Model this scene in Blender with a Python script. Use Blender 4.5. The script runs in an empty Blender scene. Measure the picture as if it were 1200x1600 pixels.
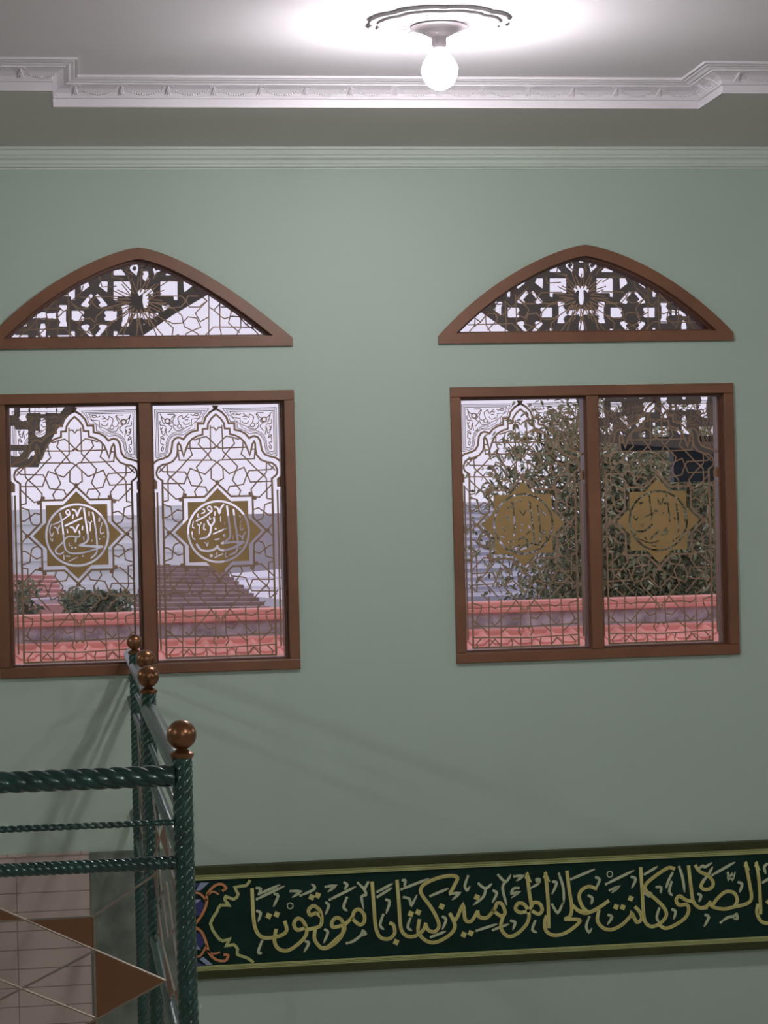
import bpy, bmesh, math, random
import numpy as np
from mathutils import Vector, Matrix

# ------------------------------------------------------------ camera, world, exposure
PI = math.pi
random.seed(7)
SC = bpy.context.scene
COL = SC.collection
FPX = 3400.0
YAW, PITCH, ROLL = math.radians(8.1325), math.radians(0.236), math.radians(-1.3916)
cy, sy, cp, sp, cr, sr = [g(a) for a in (YAW, PITCH, ROLL) for g in (math.cos, math.sin)]
FW = Vector((sy * cp, cy * cp, sp))
R0 = Vector((cy, -sy, 0))
U0 = R0.cross(FW)
RT = cr * R0 + sr * U0
UP = -sr * R0 + cr * U0
cam = bpy.data.cameras.new('camera')
cam.sensor_width = 36
cam.lens = FPX / 1600 * 36
cam.clip_start = 0.05
cam.clip_end = 500
camo = bpy.data.objects.new('camera', cam)
camo.matrix_world = Matrix(((RT.x, UP.x, -FW.x, 0), (RT.y, UP.y, -FW.y, 0), (RT.z, UP.z, -FW.z, 0), (0, 0, 0, 1)))
COL.objects.link(camo)
SC.camera = camo
SC.view_settings.view_transform = 'Standard'
SC.view_settings.look = 'None'
SC.view_settings.gamma = 1
SC.view_settings.use_curve_mapping = False
SC.view_settings.exposure = 0.0
SKY = (0.86, 0.80, 0.95)
SKY_STRENGTH = 1.02
BULB = 620.0          # radiance of the lit bulb in view
BULB_OFF = 860.0      # radiance of the unseen bulbs, set high to brighten the wall
w = bpy.data.worlds.new('sky')
SC.world = w
w.use_nodes = True
wn = w.node_tree
bg = wn.nodes['Background']
tc = wn.nodes.new('ShaderNodeTexCoord')
ns = wn.nodes.new('ShaderNodeTexNoise'); ns.inputs['Scale'].default_value = 3.0
wn.links.new(tc.outputs['Generated'], ns.inputs['Vector'])
rp = wn.nodes.new('ShaderNodeValToRGB')
rp.color_ramp.elements[0].color = (SKY[0] * .97, SKY[1] * .97, SKY[2] * .98, 1)
rp.color_ramp.elements[1].color = (SKY[0] * 1.05, SKY[1] * 1.06, SKY[2] * 1.03, 1)
wn.links.new(ns.outputs['Fac'], rp.inputs['Fac'])
wn.links.new(rp.outputs['Color'], bg.inputs['Color'])
bg.inputs['Strength'].default_value = SKY_STRENGTH


def at(px, py, Y):
    d = FW * FPX + RT * (px - 600) - UP * (py - 800)
    return d * (Y / d.y)


# ------------------------------------------------------------ materials
def mat(name, color, rough=0.6, metal=0.0, var=0.0, vscale=8.0, bump=0.0, bscale=60.0, color2=None, coat=0.0, spec=None, detail=4):
    m = bpy.data.materials.new(name)
    m.use_nodes = True
    nt = m.node_tree
    b = nt.nodes['Principled BSDF']
    b.inputs['Base Color'].default_value = (*color, 1)
    b.inputs['Roughness'].default_value = rough
    b.inputs['Metallic'].default_value = metal
    if coat:
        b.inputs['Coat Weight'].default_value = coat
        b.inputs['Coat Roughness'].default_value = 0.15
    if spec is not None:
        b.inputs['Specular IOR Level'].default_value = spec
    t = nt.nodes.new('ShaderNodeTexCoord')
    if var or color2:
        n = nt.nodes.new('ShaderNodeTexNoise')
        n.inputs['Scale'].default_value = vscale
        n.inputs['Detail'].default_value = detail
        nt.links.new(t.outputs['Object'], n.inputs['Vector'])
        r = nt.nodes.new('ShaderNodeValToRGB')
        c2 = color2 if color2 else tuple(min(1, c * (1 + var)) for c in color)
        c1 = color if color2 else tuple(c * (1 - var) for c in color)
        r.color_ramp.elements[0].position = .3
        r.color_ramp.elements[1].position = .7
        r.color_ramp.elements[0].color = (*c1, 1)
        r.color_ramp.elements[1].color = (*c2, 1)
        nt.links.new(n.outputs['Fac'], r.inputs['Fac'])
        nt.links.new(r.outputs['Color'], b.inputs['Base Color'])
    if bump:
        n2 = nt.nodes.new('ShaderNodeTexNoise')
        n2.inputs['Scale'].default_value = bscale
        nt.links.new(t.outputs['Object'], n2.inputs['Vector'])
        bp = nt.nodes.new('ShaderNodeBump')
        bp.inputs['Strength'].default_value = bump
        bp.inputs['Distance'].default_value = 0.01
        nt.links.new(n2.outputs['Fac'], bp.inputs['Height'])
        nt.links.new(bp.outputs['Normal'], b.inputs['Normal'])
    return m


M = {}
M['wall'] = mat('green wall paint', (.345, .435, .365), .55, var=.03, vscale=1.2, bump=.05, bscale=30)
M['mould'] = mat('pale green moulding paint', (.50, .575, .51), .5, var=.03, vscale=3)
M['holder'] = mat('lamp holder plastic', (.62, .56, .60), .45)
M['white'] = mat('white plaster paint', (.56, .535, .565), .5, var=.02, vscale=6)
M['ceil'] = mat('ceiling paint', (.74, .71, .745), .7, var=.03, vscale=1.5)
M['soffit'] = mat('soffit paint', (.66, .65, .62), .7, var=.03, vscale=1.5)
M['floor'] = mat('floor tile', (.45, .42, .38), .3, var=.05)
M['wood'] = mat('brown painted wood', (.150, .061, .027), .38, var=.16, vscale=7, bump=.08, bscale=25)
M['woodin'] = mat('dark brown rebate paint', (.10, .035, .018), .4, var=.1)
M['film'] = mat('bronze window film', (.25, .160, .100), .55, var=.08, vscale=5)
M['goldfilm'] = mat('gold window film', (.30, .19, .07), .5, var=.08, vscale=9)
M['iron'] = mat('dark green enamel', (.008, .045, .036), .3, metal=.35, var=.3, vscale=30, coat=.5)
M['bronze'] = mat('bronze paint', (.20, .095, .045), .3, metal=.85, var=.2, vscale=40)
M['plate'] = mat('brown plate paint', (.135, .060, .022), .5, metal=.2, var=.1)
M['rod'] = mat('grey bronze rod', (.22, .19, .15), .35, metal=.6)
M['fret'] = mat('dark brown fretwork', (.15, .12, .10), .7, var=.15, vscale=5)
M['board'] = mat('dark green board paint', (.004, .018, .012), .6, color2=(.006, .026, .020), vscale=9, spec=.12)
M['olive'] = mat('dark olive frame', (.036, .042, .014), .5, var=.15, spec=.2)
M['line'] = mat('pale olive line', (.36, .39, .15), .5, var=.08, vscale=12)
M['gold'] = mat('gold lettering paint', (.52, .53, .20), .45, color2=(.52, .49, .16), vscale=14)
M['ochre'] = mat('ochre core paint', (.44, .35, .10), .5, var=.1)
M['pale'] = mat('pale green mark paint', (.42, .48, .30), .5)
M['outline'] = mat('black outline paint', (.003, .008, .006), .5)
M['orange'] = mat('orange ornament paint', (.46, .19, .07), .5)
M['blue'] = mat('blue ornament paint', (.02, .025, .12), .5)
M['lav'] = mat('lavender ornament paint', (.22, .27, .38), .5)
M['terra'] = mat('terracotta', (.72, .31, .25), .75, var=.14, vscale=6, bump=.3, bscale=30)
M['pebble'] = mat('pebble dash', (.26, .22, .24), .9, color2=(.62, .58, .62), vscale=11, bump=.5, bscale=40)
M['mauve'] = mat('weathered roof tile', (.24, .165, .155), .85, color2=(.36, .25, .235), vscale=5)
M['slate'] = mat('lavender metal roof', (.36, .36, .43), .5, var=.1, vscale=3)
M['pinkroof'] = mat('faded red roof', (.50, .26, .24), .85, var=.12, vscale=4)
M['whiteroof'] = mat('white metal roof', (.75, .73, .80), .4, var=.05)
M['haze'] = mat('hazed distant surface', (.72, .76, .78), .9, color2=(.92, .90, .95), vscale=.3)  # aerial haze put into the colour of far buildings and hills
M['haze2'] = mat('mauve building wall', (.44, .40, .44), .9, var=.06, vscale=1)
M['ground'] = mat('ground', (.22, .21, .17), .95, var=.2)
M['bark'] = mat('bark', (.10, .075, .05), .9, var=.2)
M['leaf'] = mat('leaf', (.13, .14, .07), .33, color2=(.38, .38, .22), vscale=4.5, detail=8)
M['shrub'] = mat('shrub leaf', (.05, .07, .04), .6, color2=(.25, .27, .17), vscale=6)
M['blackbeam'] = mat('blue black beam', (.035, .045, .06), .6, var=.1)


def emis(name, col, s):
    m = bpy.data.materials.new(name); m.use_nodes = True
    nt = m.node_tree; nt.nodes.clear()
    e = nt.nodes.new('ShaderNodeEmission'); e.inputs[0].default_value = (*col, 1); e.inputs[1].default_value = s
    o = nt.nodes.new('ShaderNodeOutputMaterial'); nt.links.new(e.outputs[0], o.inputs[0])
    return m


M['glow'] = emis('faintly lit bulb neck', (1.0, .955, .985), 3.0)
M['bulb'] = emis('lit bulb', (1.0, .955, .985), BULB)
M['bulb2'] = emis('lit unseen bulb', (1.0, .955, .95), BULB_OFF)


def glassmat():
    m = bpy.data.materials.new('window glass'); m.use_nodes = True
    nt = m.node_tree; nt.nodes.clear()
    t = nt.nodes.new('ShaderNodeBsdfTransparent'); t.inputs[0].default_value = (.97, .97, .98, 1)
    g = nt.nodes.new('ShaderNodeBsdfGlossy'); g.inputs['Roughness'].default_value = .03; g.inputs[0].default_value = (.35, .35, .35, 1)
    f = nt.nodes.new('ShaderNodeFresnel'); f.inputs[0].default_value = 1.4
    mx = nt.nodes.new('ShaderNodeMixShader'); o = nt.nodes.new('ShaderNodeOutputMaterial')
    nt.links.new(f.outputs[0], mx.inputs[0]); nt.links.new(t.outputs[0], mx.inputs[1]); nt.links.new(g.outputs[0], mx.inputs[2])
    nt.links.new(mx.outputs[0], o.inputs[0])
    return m


M['glass'] = glassmat()


def tilemat(name, c1, c2, mortar, w_, h_, ms=.012):
    m = bpy.data.materials.new(name); m.use_nodes = True
    nt = m.node_tree; b = nt.nodes['Principled BSDF']
    t = nt.nodes.new('ShaderNodeTexCoord')
    mp = nt.nodes.new('ShaderNodeMapping'); mp.inputs['Rotation'].default_value = (PI / 2, 0, 0)
    sx = nt.nodes.new('ShaderNodeSeparateXYZ'); cx = nt.nodes.new('ShaderNodeCombineXYZ')
    nt.links.new(t.outputs['Object'], sx.inputs[0])
    nt.links.new(sx.outputs['X'], cx.inputs['X']); nt.links.new(sx.outputs['Z'], cx.inputs['Y'])
    br = nt.nodes.new('ShaderNodeTexBrick')
    br.offset = 0; br.squash = 1
    br.inputs['Scale'].default_value = 1
    br.inputs['Brick Width'].default_value = w_; br.inputs['Row Height'].default_value = h_
    br.inputs['Mortar Size'].default_value = ms * h_
    br.inputs['Color1'].default_value = (*c1, 1); br.inputs['Color2'].default_value = (*c2, 1); br.inputs['Mortar'].default_value = (*mortar, 1)
    nt.links.new(cx.outputs[0], br.inputs['Vector']); nt.links.new(br.outputs['Color'], b.inputs['Base Color'])
    b.inputs['Roughness'].default_value = .22
    return m


M['tile'] = tilemat('pinkish glazed tile', (.40, .325, .29), (.385, .315, .285), (.20, .16, .14), .228, .0592, .03)
M['gtile'] = mat('dark green marbled tile', (.075, .095, .075), .18, color2=(.15, .18, .145), vscale=14)

# ------------------------------------------------------------ mesh helpers


class MB:
    def __init__(s):
        s.v = []; s.f = []

    def add(s, vs, fs):
        o = len(s.v); s.v += [tuple(v) for v in vs]; s.f += [tuple(i + o for i in f) for f in fs]

    def box(s, x0, x1, y0, y1, z0, z1):
        s.add([(x0, y0, z0), (x1, y0, z0), (x1, y1, z0), (x0, y1, z0), (x0, y0, z1), (x1, y0, z1), (x1, y1, z1), (x0, y1, z1)],
              [(0, 3, 2, 1), (4, 5, 6, 7), (0, 1, 5, 4), (1, 2, 6, 5), (2, 3, 7, 6), (3, 0, 4, 7)])

    def prism(s, poly, y0, y1):
        """poly of (x, z), extruded along y; assumes simple polygon"""
        n = len(poly)
        s.add([(x, y0, z) for x, z in poly] + [(x, y1, z) for x, z in poly],
              [tuple(range(n)), tuple(range(2 * n - 1, n - 1, -1))] + [(i, i + n, (i + 1) % n + n, (i + 1) % n) for i in range(n)])

    def tube(s, pts, r, n=10, cap=True):
        pts = [Vector(p) for p in pts]
        rs = r if isinstance(r, (list, tuple)) else [r] * len(pts)
        rings = []
        for i, p in enumerate(pts):
            a = pts[max(0, i - 1)]; b = pts[min(len(pts) - 1, i + 1)]
            d = (b - a).normalized()
            u = d.cross(Vector((0, 0, 1)))
            if u.length < .05: u = d.cross(Vector((0, 1, 0)))
            u.normalize(); v = d.cross(u)
            rings.append([p + rs[i] * (math.cos(2 * PI * k / n) * u + math.sin(2 * PI * k / n) * v) for k in range(n)])
        vs = [q for rg in rings for q in rg]
        fs = []
        for i in range(len(pts) - 1):
            for k in range(n):
                fs.append((i * n + k, i * n + (k + 1) % n, (i + 1) * n + (k + 1) % n, (i + 1) * n + k))
        if cap:
            fs.append(tuple(range(n - 1, -1, -1))); fs.append(tuple((len(pts) - 1) * n + k for k in range(n)))
        s.add(vs, fs)

    def lathe(s, prof, cx, cy_, n=32, lobes=None):
        """prof of (r, z) around vertical axis"""
        vs = []; fs = []
        for (r, z) in prof:
            for k in range(n):
                a = 2 * PI * k / n
                rr = r * (lobes(a) if lobes else 1)
                vs.append((cx + rr * math.cos(a), cy_ + rr * math.sin(a), z))
        for i in range(len(prof) - 1):
            for k in range(n):
                fs.append((i * n + k, i * n + (k + 1) % n, (i + 1) * n + (k + 1) % n, (i + 1) * n + k))
        fs.append(tuple(range(n))); fs.append(tuple((len(prof) - 1) * n + k for k in range(n - 1, -1, -1)))
        s.add(vs, fs)

    def rope(s, a, b, R, strands, pitch, hand=1, depth=.2, n=None, step=None):
        a = Vector(a); b = Vector(b); L = (b - a).length; d = (b - a).normalized()
        u = d.cross(Vector((0, 0, 1)))
        if u.length < .05: u = Vector((1, 0, 0))
        u.normalize(); v = d.cross(u)
        n = n or strands * 12
        m = max(4, int(L / (step or pitch / 36)))
        vs = []; fs = []
        for i in range(m + 1):
            t = L * i / m
            tw = hand * 2 * PI * t / pitch
            for k in range(n):
                th = 2 * PI * k / n
                rr = R * (1 - depth * (1 - abs(math.sin(strands * (th - tw) / 2)) ** .6))
                vs.append(a + d * t + rr * (math.cos(th) * u + math.sin(th) * v))
        for i in range(m):
            for k in range(n):
                fs.append((i * n + k, i * n + (k + 1) % n, (i + 1) * n + (k + 1) % n, (i + 1) * n + k))
        fs.append(tuple(range(n - 1, -1, -1))); fs.append(tuple(m * n + k for k in range(n)))
        s.add(vs, fs)

    def sphere(s, c, r, n=24, m=14, sz=1):
        prof = [(max(1e-4, r * math.sin(PI * i / m)), c[2] - r * sz * math.cos(PI * i / m)) for i in range(m + 1)]
        s.lathe(prof, c[0], c[1], n)

    def build(s, name, material, parent=None, smooth=False, bevel=0, loc=None):
        me = bpy.data.meshes.new(name)
        me.from_pydata([tuple(v) for v in s.v], [], s.f)
        bm = bmesh.new(); bm.from_mesh(me); bmesh.ops.recalc_face_normals(bm, faces=bm.faces); bm.to_mesh(me); bm.free()
        me.materials.append(material)
        if smooth:
            for p in me.polygons: p.use_smooth = True
            try:
                me.set_sharp_from_angle(angle=math.radians(50))
            except Exception:
                pass
        o = bpy.data.objects.new(name, me); COL.objects.link(o)
        if parent is not None:
            o.parent = parent
            o.matrix_parent_inverse = Matrix.Translation(parent.location).inverted()
        if bevel:
            md = o.modifiers.new('bevel', 'BEVEL'); md.width = bevel; md.segments = 2; md.limit_method = 'ANGLE'
        return o


def tag(o, label=None, cat=None, group=None, kind=None):
    if label: o['label'] = label
    if cat: o['category'] = cat
    if group: o['group'] = group
    if kind: o['kind'] = kind
    return o


def empty(name, loc):
    o = bpy.data.objects.new(name, None); o.location = loc; o.empty_display_size = .05; COL.objects.link(o); return o


def smoothpts(pts, k=5):
    """Catmull-Rom through (x, y[, w])"""
    P = [np.array(p, float) for p in pts]
    if len(P) < 3: return P
    out = []
    for i in range(len(P) - 1):
        p0 = P[max(0, i - 1)]; p1 = P[i]; p2 = P[i + 1]; p3 = P[min(len(P) - 1, i + 2)]
        for j in range(k):
            t = j / k
            out.append(.5 * (2 * p1 + (p2 - p0) * t + (2 * p0 - 5 * p1 + 4 * p2 - p3) * t * t + (3 * p1 - p0 - 3 * p2 + p3) * t ** 3))
    out.append(P[-1])
    return out


def ribbon(mb, pts, w, y, closed=False, th=0, taper=False):
    """flat strip of width w along pts (x, z) on the plane y; th = thickness towards the room"""
    P = [Vector((p[0], p[1])) for p in pts]
    Q = [P[0]]
    for p in P[1:]:
        if (p - Q[-1]).length > 1e-5: Q.append(p)
    P = Q; n = len(P)
    if n < 2: return
    L = []; Rr = []
    for i in range(n):
        if closed:
            a = P[(i - 1) % n]; b = P[(i + 1) % n]
        else:
            a = P[max(0, i - 1)]; b = P[min(n - 1, i + 1)]
        d1 = (P[i] - a); d2 = (b - P[i])
        if d1.length < 1e-6: d1 = d2
        if d2.length < 1e-6: d2 = d1
        d1 = d1.normalized(); d2 = d2.normalized()
        t = (d1 + d2)
        if t.length < .2: t = d1
        t = t.normalized()
        nn = Vector((-t.y, t.x)); c = max(.5, abs(nn.dot(Vector((-d1.y, d1.x)))))
        ww = w / 2 / c
        if taper:
            s_ = i / (n - 1)
            ww *= min(1, .35 + 4 * s_, .25 + 4 * (1 - s_))
        L.append(P[i] + nn * ww); Rr.append(P[i] - nn * ww)
    if not closed:
        e = w * .25
        d = (P[0] - P[1]).normalized() * e; L[0] += d; Rr[0] += d
        d = (P[-1] - P[-2]).normalized() * e; L[-1] += d; Rr[-1] += d
    vs = [(p.x, y, p.y) for p in L] + [(p.x, y, p.y) for p in Rr]
    m = n if closed else n - 1
    fs = [(i, (i + 1) % n, (i + 1) % n + n, i + n) for i in range(m)]
    if th:
        vs2 = [(x, y_ + th, z) for x, y_, z in vs]; k = len(vs)
        fs2 = []
        for i in range(m):
            j = (i + 1) % n
            fs2 += [(i, j, j + k, i + k), (i + n, j + n, j + n + k, i + n + k)]
        if not closed:
            fs2 += [(0, n, n + k, k), (n - 1, 2 * n - 1, 2 * n - 1 + k, n - 1 + k)]
        mb.add(vs + vs2, fs + fs2)
    else:
        mb.add(vs, fs)


def disc(mb, x, z, r, y, n=12, rot=0, sq=None):
    k = 4 if sq else n
    mb.add([(x + r * math.cos(2 * PI * i / k + rot), y, z + r * math.sin(2 * PI * i / k + rot)) for i in range(k)], [tuple(range(k))])


def field_mesh(mb, fun, x0, x1, z0, z1, h, y, th=0.0006):
    """solid where fun < 0: marching squares, full cells merged along rows"""
    nx = int((x1 - x0) / h); nz = int((z1 - z0) / h)
    X = x0 + np.arange(nx + 1) * h; Z = z0 + np.arange(nz + 1) * h
    XX, ZZ = np.meshgrid(X, Z)
    F = fun(XX, ZZ)
    I = F < 0
    full = I[:-1, :-1] & I[1:, :-1] & I[:-1, 1:] & I[1:, 1:]
    anyc = I[:-1, :-1] | I[1:, :-1] | I[:-1, 1:] | I[1:, 1:]
    # merge full cells in rows, then equal rows vertically
    prev = {}
    rects = []
    for j in range(nz):
        row = full[j]; cur = {}
        d = np.diff(np.concatenate([[0], row.astype(int), [0]]))
        for a, b in zip(np.where(d == 1)[0], np.where(d == -1)[0]):
            if (a, b) in prev: cur[(a, b)] = prev[(a, b)]
            else: cur[(a, b)] = j
        for k_, st in prev.items():
            if k_ not in cur: rects.append((k_[0], k_[1], st, j))
        prev = cur
    for k_, st in prev.items(): rects.append((k_[0], k_[1], st, nz))
    for a, b, c, d in rects:
        if th > .001: mb.add([(X[a], y + th, Z[c]), (X[b], y + th, Z[c]), (X[b], y + th, Z[d]), (X[a], y + th, Z[d])], [(0, 1, 2, 3)])
        mb.add([(X[a], y, Z[c]), (X[b], y, Z[c]), (X[b], y, Z[d]), (X[a], y, Z[d])], [(0, 1, 2, 3)])
    js, is_ = np.where(anyc & ~full)
    for j, i in zip(js, is_):
        cs = [(X[i], Z[j], F[j, i]), (X[i + 1], Z[j], F[j, i + 1]), (X[i + 1], Z[j + 1], F[j + 1, i + 1]), (X[i], Z[j + 1], F[j + 1, i])]
        poly = []; cr2 = []
        for k in range(4):
            p = cs[k]; q = cs[(k + 1) % 4]
            if p[2] < 0: poly.append((p[0], y, p[1]))
            if (p[2] < 0) != (q[2] < 0):
                t = p[2] / (p[2] - q[2]); poly.append((p[0] + t * (q[0] - p[0]), y, p[1] + t * (q[1] - p[1]))); cr2.append((poly[-1][0], poly[-1][2]))
        if len(poly) >= 3:
            mb.add(poly, [tuple(range(len(poly)))])
            if th > .001:
                mb.add([(x_, y + th, z_) for x_, _, z_ in poly], [tuple(range(len(poly)))])
                if len(cr2) == 2:
                    (xa_, za_), (xb_, zb_) = cr2
                    mb.add([(xa_, y, za_), (xb_, y, zb_), (xb_, y + th, zb_), (xa_, y + th, za_)], [(0, 1, 2, 3)])


def sd_seg(X, Z, a, b, r):
    ax, az = a; bx, bz = b
    dx, dz = bx - ax, bz - az
    L2 = dx * dx + dz * dz + 1e-12
    t = np.clip(((X - ax) * dx + (Z - az) * dz) / L2, 0, 1)
    return np.hypot(X - ax - t * dx, Z - az - t * dz) - r


# ------------------------------------------------------------ sizes of the place
D = 6.93          # front face of the far wall
G = 6.98          # glass
FLOOR = -1.72
CEIL = 1.278
SOF = 1.200
XL, XR, YB = -6.5, 8.0, -4.5


def fill_curve(name, polys, y, depth, material, kind='structure'):
    """polys: outer then holes, (x,z); extruded from y to y+depth"""
    cu = bpy.data.curves.new(name, 'CURVE'); cu.dimensions = '2D'; cu.fill_mode = 'BOTH'; cu.extrude = depth / 2
    for P in polys:
        s = cu.splines.new('POLY'); s.points.add(len(P) - 1); s.use_cyclic_u = True
        for i, (x, z) in enumerate(P): s.points[i].co = (x, z, 0, 1)
    tmp = bpy.data.objects.new(name + '_c', cu); COL.objects.link(tmp)
    dg = bpy.context.evaluated_depsgraph_get()
    me = bpy.data.meshes.new_from_object(tmp.evaluated_get(dg))
    bpy.data.objects.remove(tmp); bpy.data.curves.remove(cu)
    me.name = name
    me.transform(Matrix.Translation((0, y + depth / 2, 0)) @ Matrix.Rotation(PI / 2, 4, 'X'))
    me.materials.clear(); me.materials.append(material)
    for p in me.polygons: p.use_smooth = False
    return me


def arch_pts(cx, half, z0, zs, za, n=14, inset=0.0, flat=False):
    """pointed low arch outline from bottom left, clockwise over the apex"""
    h = half - inset
    L = []; Rr = []
    for i in range(n + 1):
        t = i / n
        u = 1 - t
        L.append((cx - h * u, zs + (za - zs) * (1 - u ** (1.45 + .35 * u))))
        Rr.append((cx + h * u, zs + (za - zs) * (1 - u ** (1.46 if flat else 1.45 + .35 * u))))
    return [(cx - h, z0)] + L + Rr[:-1][::-1] + [(cx + h, z0)]


WIN = [(-.238, .708), (1.214, 2.160)]
WZ = (-.466, .426)
ARC = [(.224, .484), (1.672, .492)]
AZ0, AZS, AZA = .567, .592, .884

# ------------------------------------------------------------ room shell
holes = []
for (a, b) in WIN: holes.append([(a + .012, WZ[0] + .012), (b - .012, WZ[0] + .012), (b - .012, WZ[1] - .012), (a + .012, WZ[1] - .012)])
for ai, (c, h) in enumerate(ARC): holes.append(arch_pts(c, h, AZ0 + .012, AZS, AZA - .012, inset=.012, flat=ai == 0))
outer = [(XL, FLOOR), (XR, FLOOR), (XR, SOF + .3), (XL, SOF + .3)]
me = fill_curve('wall_far', [outer] + holes, D, .078, M['wall'])
o = bpy.data.objects.new('wall_far', me); COL.objects.link(o); tag(o, kind='structure')


def struct(name, mb, m, **k): return tag(mb.build(name, m, **k), kind='structure')


b = MB(); b.box(XL - .1, XL, YB - .1, D + .14, FLOOR, SOF + .3); struct('wall_left', b, M['wall'])
b = MB(); b.box(XR, XR + .1, YB - .1, D + .14, FLOOR, SOF + .3); struct('wall_right', b, M['wall'])
b = MB(); b.box(XL, XR, YB - .1, YB, FLOOR, SOF + .3); struct('wall_back', b, M['wall'])
b = MB(); b.box(XL - .1, XR + .1, YB - .1, D + .14, FLOOR - .1, FLOOR); struct('floor', b, M['floor'])
b = MB(); b.box(XL - .1, XR + .1, YB - .1, D, CEIL, CEIL + .05); struct('ceiling', b, M['ceil'])
# lowered border soffit along the far wall, following the cornice line
XA, XB, YF, YN = -.0665, 1.808, 6.26, 6.03
xa = at(78.5, 169, YF).x; xb = at(1095, 171, YF).x
path = [(XL, YN), (xa, YN), (xa, YF), (xb, YF), (xb, YN), (XR, YN)]
b = MB()
poly = path + [(XR, D), (XL, D)]
n = len(poly)
b.add([(x, y, SOF) for x, y in poly] + [(x, y, CEIL) for x, y in poly],
      [(0, 1, 2, 7), (2, 3, 6, 7), (3, 4, 5, 6)] + [(8, 9, 10, 15), (10, 11, 14, 15), (11, 12, 13, 14)] + [(i, i + 1, i + 9, i + 8) for i in range(5)])
struct('trim_1', b, M['soffit'])


def offs(path, d):
    """offset a polyline of axis-parallel runs towards the camera side (mitred)"""
    P = [Vector(p) for p in path]; out = []
    for i, p in enumerate(P):
        ns_ = []
        if i > 0: t = (P[i] - P[i - 1]).normalized(); ns_.append(Vector((t.y, -t.x)))
        if i < len(P) - 1: t = (P[i + 1] - P[i]).normalized(); ns_.append(Vector((t.y, -t.x)))
        v = ns_[0] if len(ns_) == 1 else ns_[0] + ns_[1]
        out.append((p.x + v.x * d, p.y + v.y * d))
    return out


PROF = [(0, 1.200), (.009, 1.200), (.009, 1.2065), (.004, 1.2075), (.005, 1.224), (.010, 1.226), (.010, 1.229), (.006, 1.2305),
        (.010, 1.240), (.022, 1.250), (.040, 1.257), (.046, 1.2575), (.046, 1.2615), (.054, 1.262), (.060, 1.2665), (.068, 1.268), (.070, 1.2705), (.078, 1.271), (.078, 1.278), (0, 1.278)]
b = MB()
rings = [offs(path, d) for d, z in PROF]
m_ = len(path)
vs = [(x, y, PROF[i][1]) for i, rg in enumerate(rings) for (x, y) in rg]
fs = []
for i in range(len(PROF)):
    j = (i + 1) % len(PROF)
    for k in range(m_ - 1): fs.append((i * m_ + k, i * m_ + k + 1, j * m_ + k + 1, j * m_ + k))
b.add(vs, fs)
corn = struct('trim_2', b, M['white'])


# garland relief on the frieze of the cornice
def frieze(s, z):
    # offset of frieze surface at height z
    zz = [p[1] for p in PROF[7:11]]; oo = [p[0] for p in PROF[7:11]]
    return float(np.interp(z, zz, oo))


def garland(mb, p, t, nrm, half):
    """p point on the path (bow centre), t direction along, nrm towards room"""
    def W_(s, z, e=.0): q = Vector(p) + Vector(t) * s + Vector(nrm) * (frieze(s, z) + e); return (q.x, q.y, z)
    # bow: two loops, knot and two tails
    for sg in (-1, 1):
        lp = [(0, 1.2545), (.008, 1.2575), (.014, 1.256), (.013, 1.252), (.006, 1.2515), (0, 1.2535)]
        mb.tube([W_(sg * s, z, .001) for s, z in lp], [.0014] * 6, 6)
        mb.tube([W_(sg * s, z, .001) for s, z in [(0, 1.253), (.003, 1.246), (.005, 1.240), (.010, 1.234)]], [.0026, .003, .0024, .001], 6)
    mb.tube([W_(0, z, .0015) for z in (1.256, 1.250, 1.243, 1.235)], [.002, .0034, .003, .0015], 7)
    # swag to the next bow
    N = 16
    for i in range(N + 1):
        u = i / N; s = .010 + (2 * half - .020) * u
        sag = 4 * u * (1 - u)
        z = 1.2545 - .0185 * sag ** .8
        r = .0013 + .0012 * sag
        c = W_(s, z, .0008)
        mb.sphere(c, r * 1.25, 6, 4)


b = MB()
pit = .1315
k0 = at(190, 140, YF - .02).x
x = k0 - pit
while x < xb - .03:
    garland(b, (x, YF), (1, 0), (0, -1), pit / 2); x += pit
x = at(32, 110, YN - .02).x
for k in range(-3, 1): garland(b, (x + (k) * .16, YN), (1, 0), (0, -1), .06)
x = at(1153, 115, YN - .02).x
for k in range(0, 4): garland(b, (x + k * .16, YN), (1, 0), (0, -1), .07)
for yy in (6.07, 6.17):
    garland(b, (xb, yy), (0, 1), (-1, 0), .05)
rel = b.build('garland_relief', M['white'], corn, smooth=True)

# moulding at the head of the far wall
b = MB()
pr = [(0, 1.199), (.040, 1.199), (.040, 1.191), (.031, 1.189), (.027, 1.176), (.022, 1.172), (.022, 1.166), (.013, 1.160), (.010, 1.150), (.016, 1.146), (.016, 1.140), (.006, 1.136), (.006, 1.132), (0, 1.132)]
b.add([(xx, D - d, z) for xx in (XL, XR) for d, z in pr], [tuple(range(len(pr)))] + [tuple(len(pr) + i for i in range(len(pr)))] + [(i, (i + 1) % len(pr), (i + 1) % len(pr) + len(pr), i + len(pr)) for i in range(len(pr))])
struct('trim_3', b, M['mould'])

# tiled dado left of the railing
XT = at(141, 1400, D).x
b = MB(); b.box(0, XT - XL, -.014, .0, FLOOR + .02 - (-1.02), 0)
o = b.build('dado_tiles', M['tile']); o.location = (XL, D, -1.02)
# slide pattern so that a joint lies on the right edge
o.location.x = XT - .228 * 29
for v in o.data.vertices:
    if v.co.x > 1: v.co.x = .228 * 29
tag(o, kind='structure'); o.name = 'wall_far_dado'
b = MB(); b.box(XL, XT, D - .018, D, -1.024, -1.016); struct('trim_4', b, M['tile'])
b = MB(); b.box(XT + .001, .315, D - .016, D, FLOOR, -1.02); struct('wall_far_pilaster', b, M['gtile'])

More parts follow.
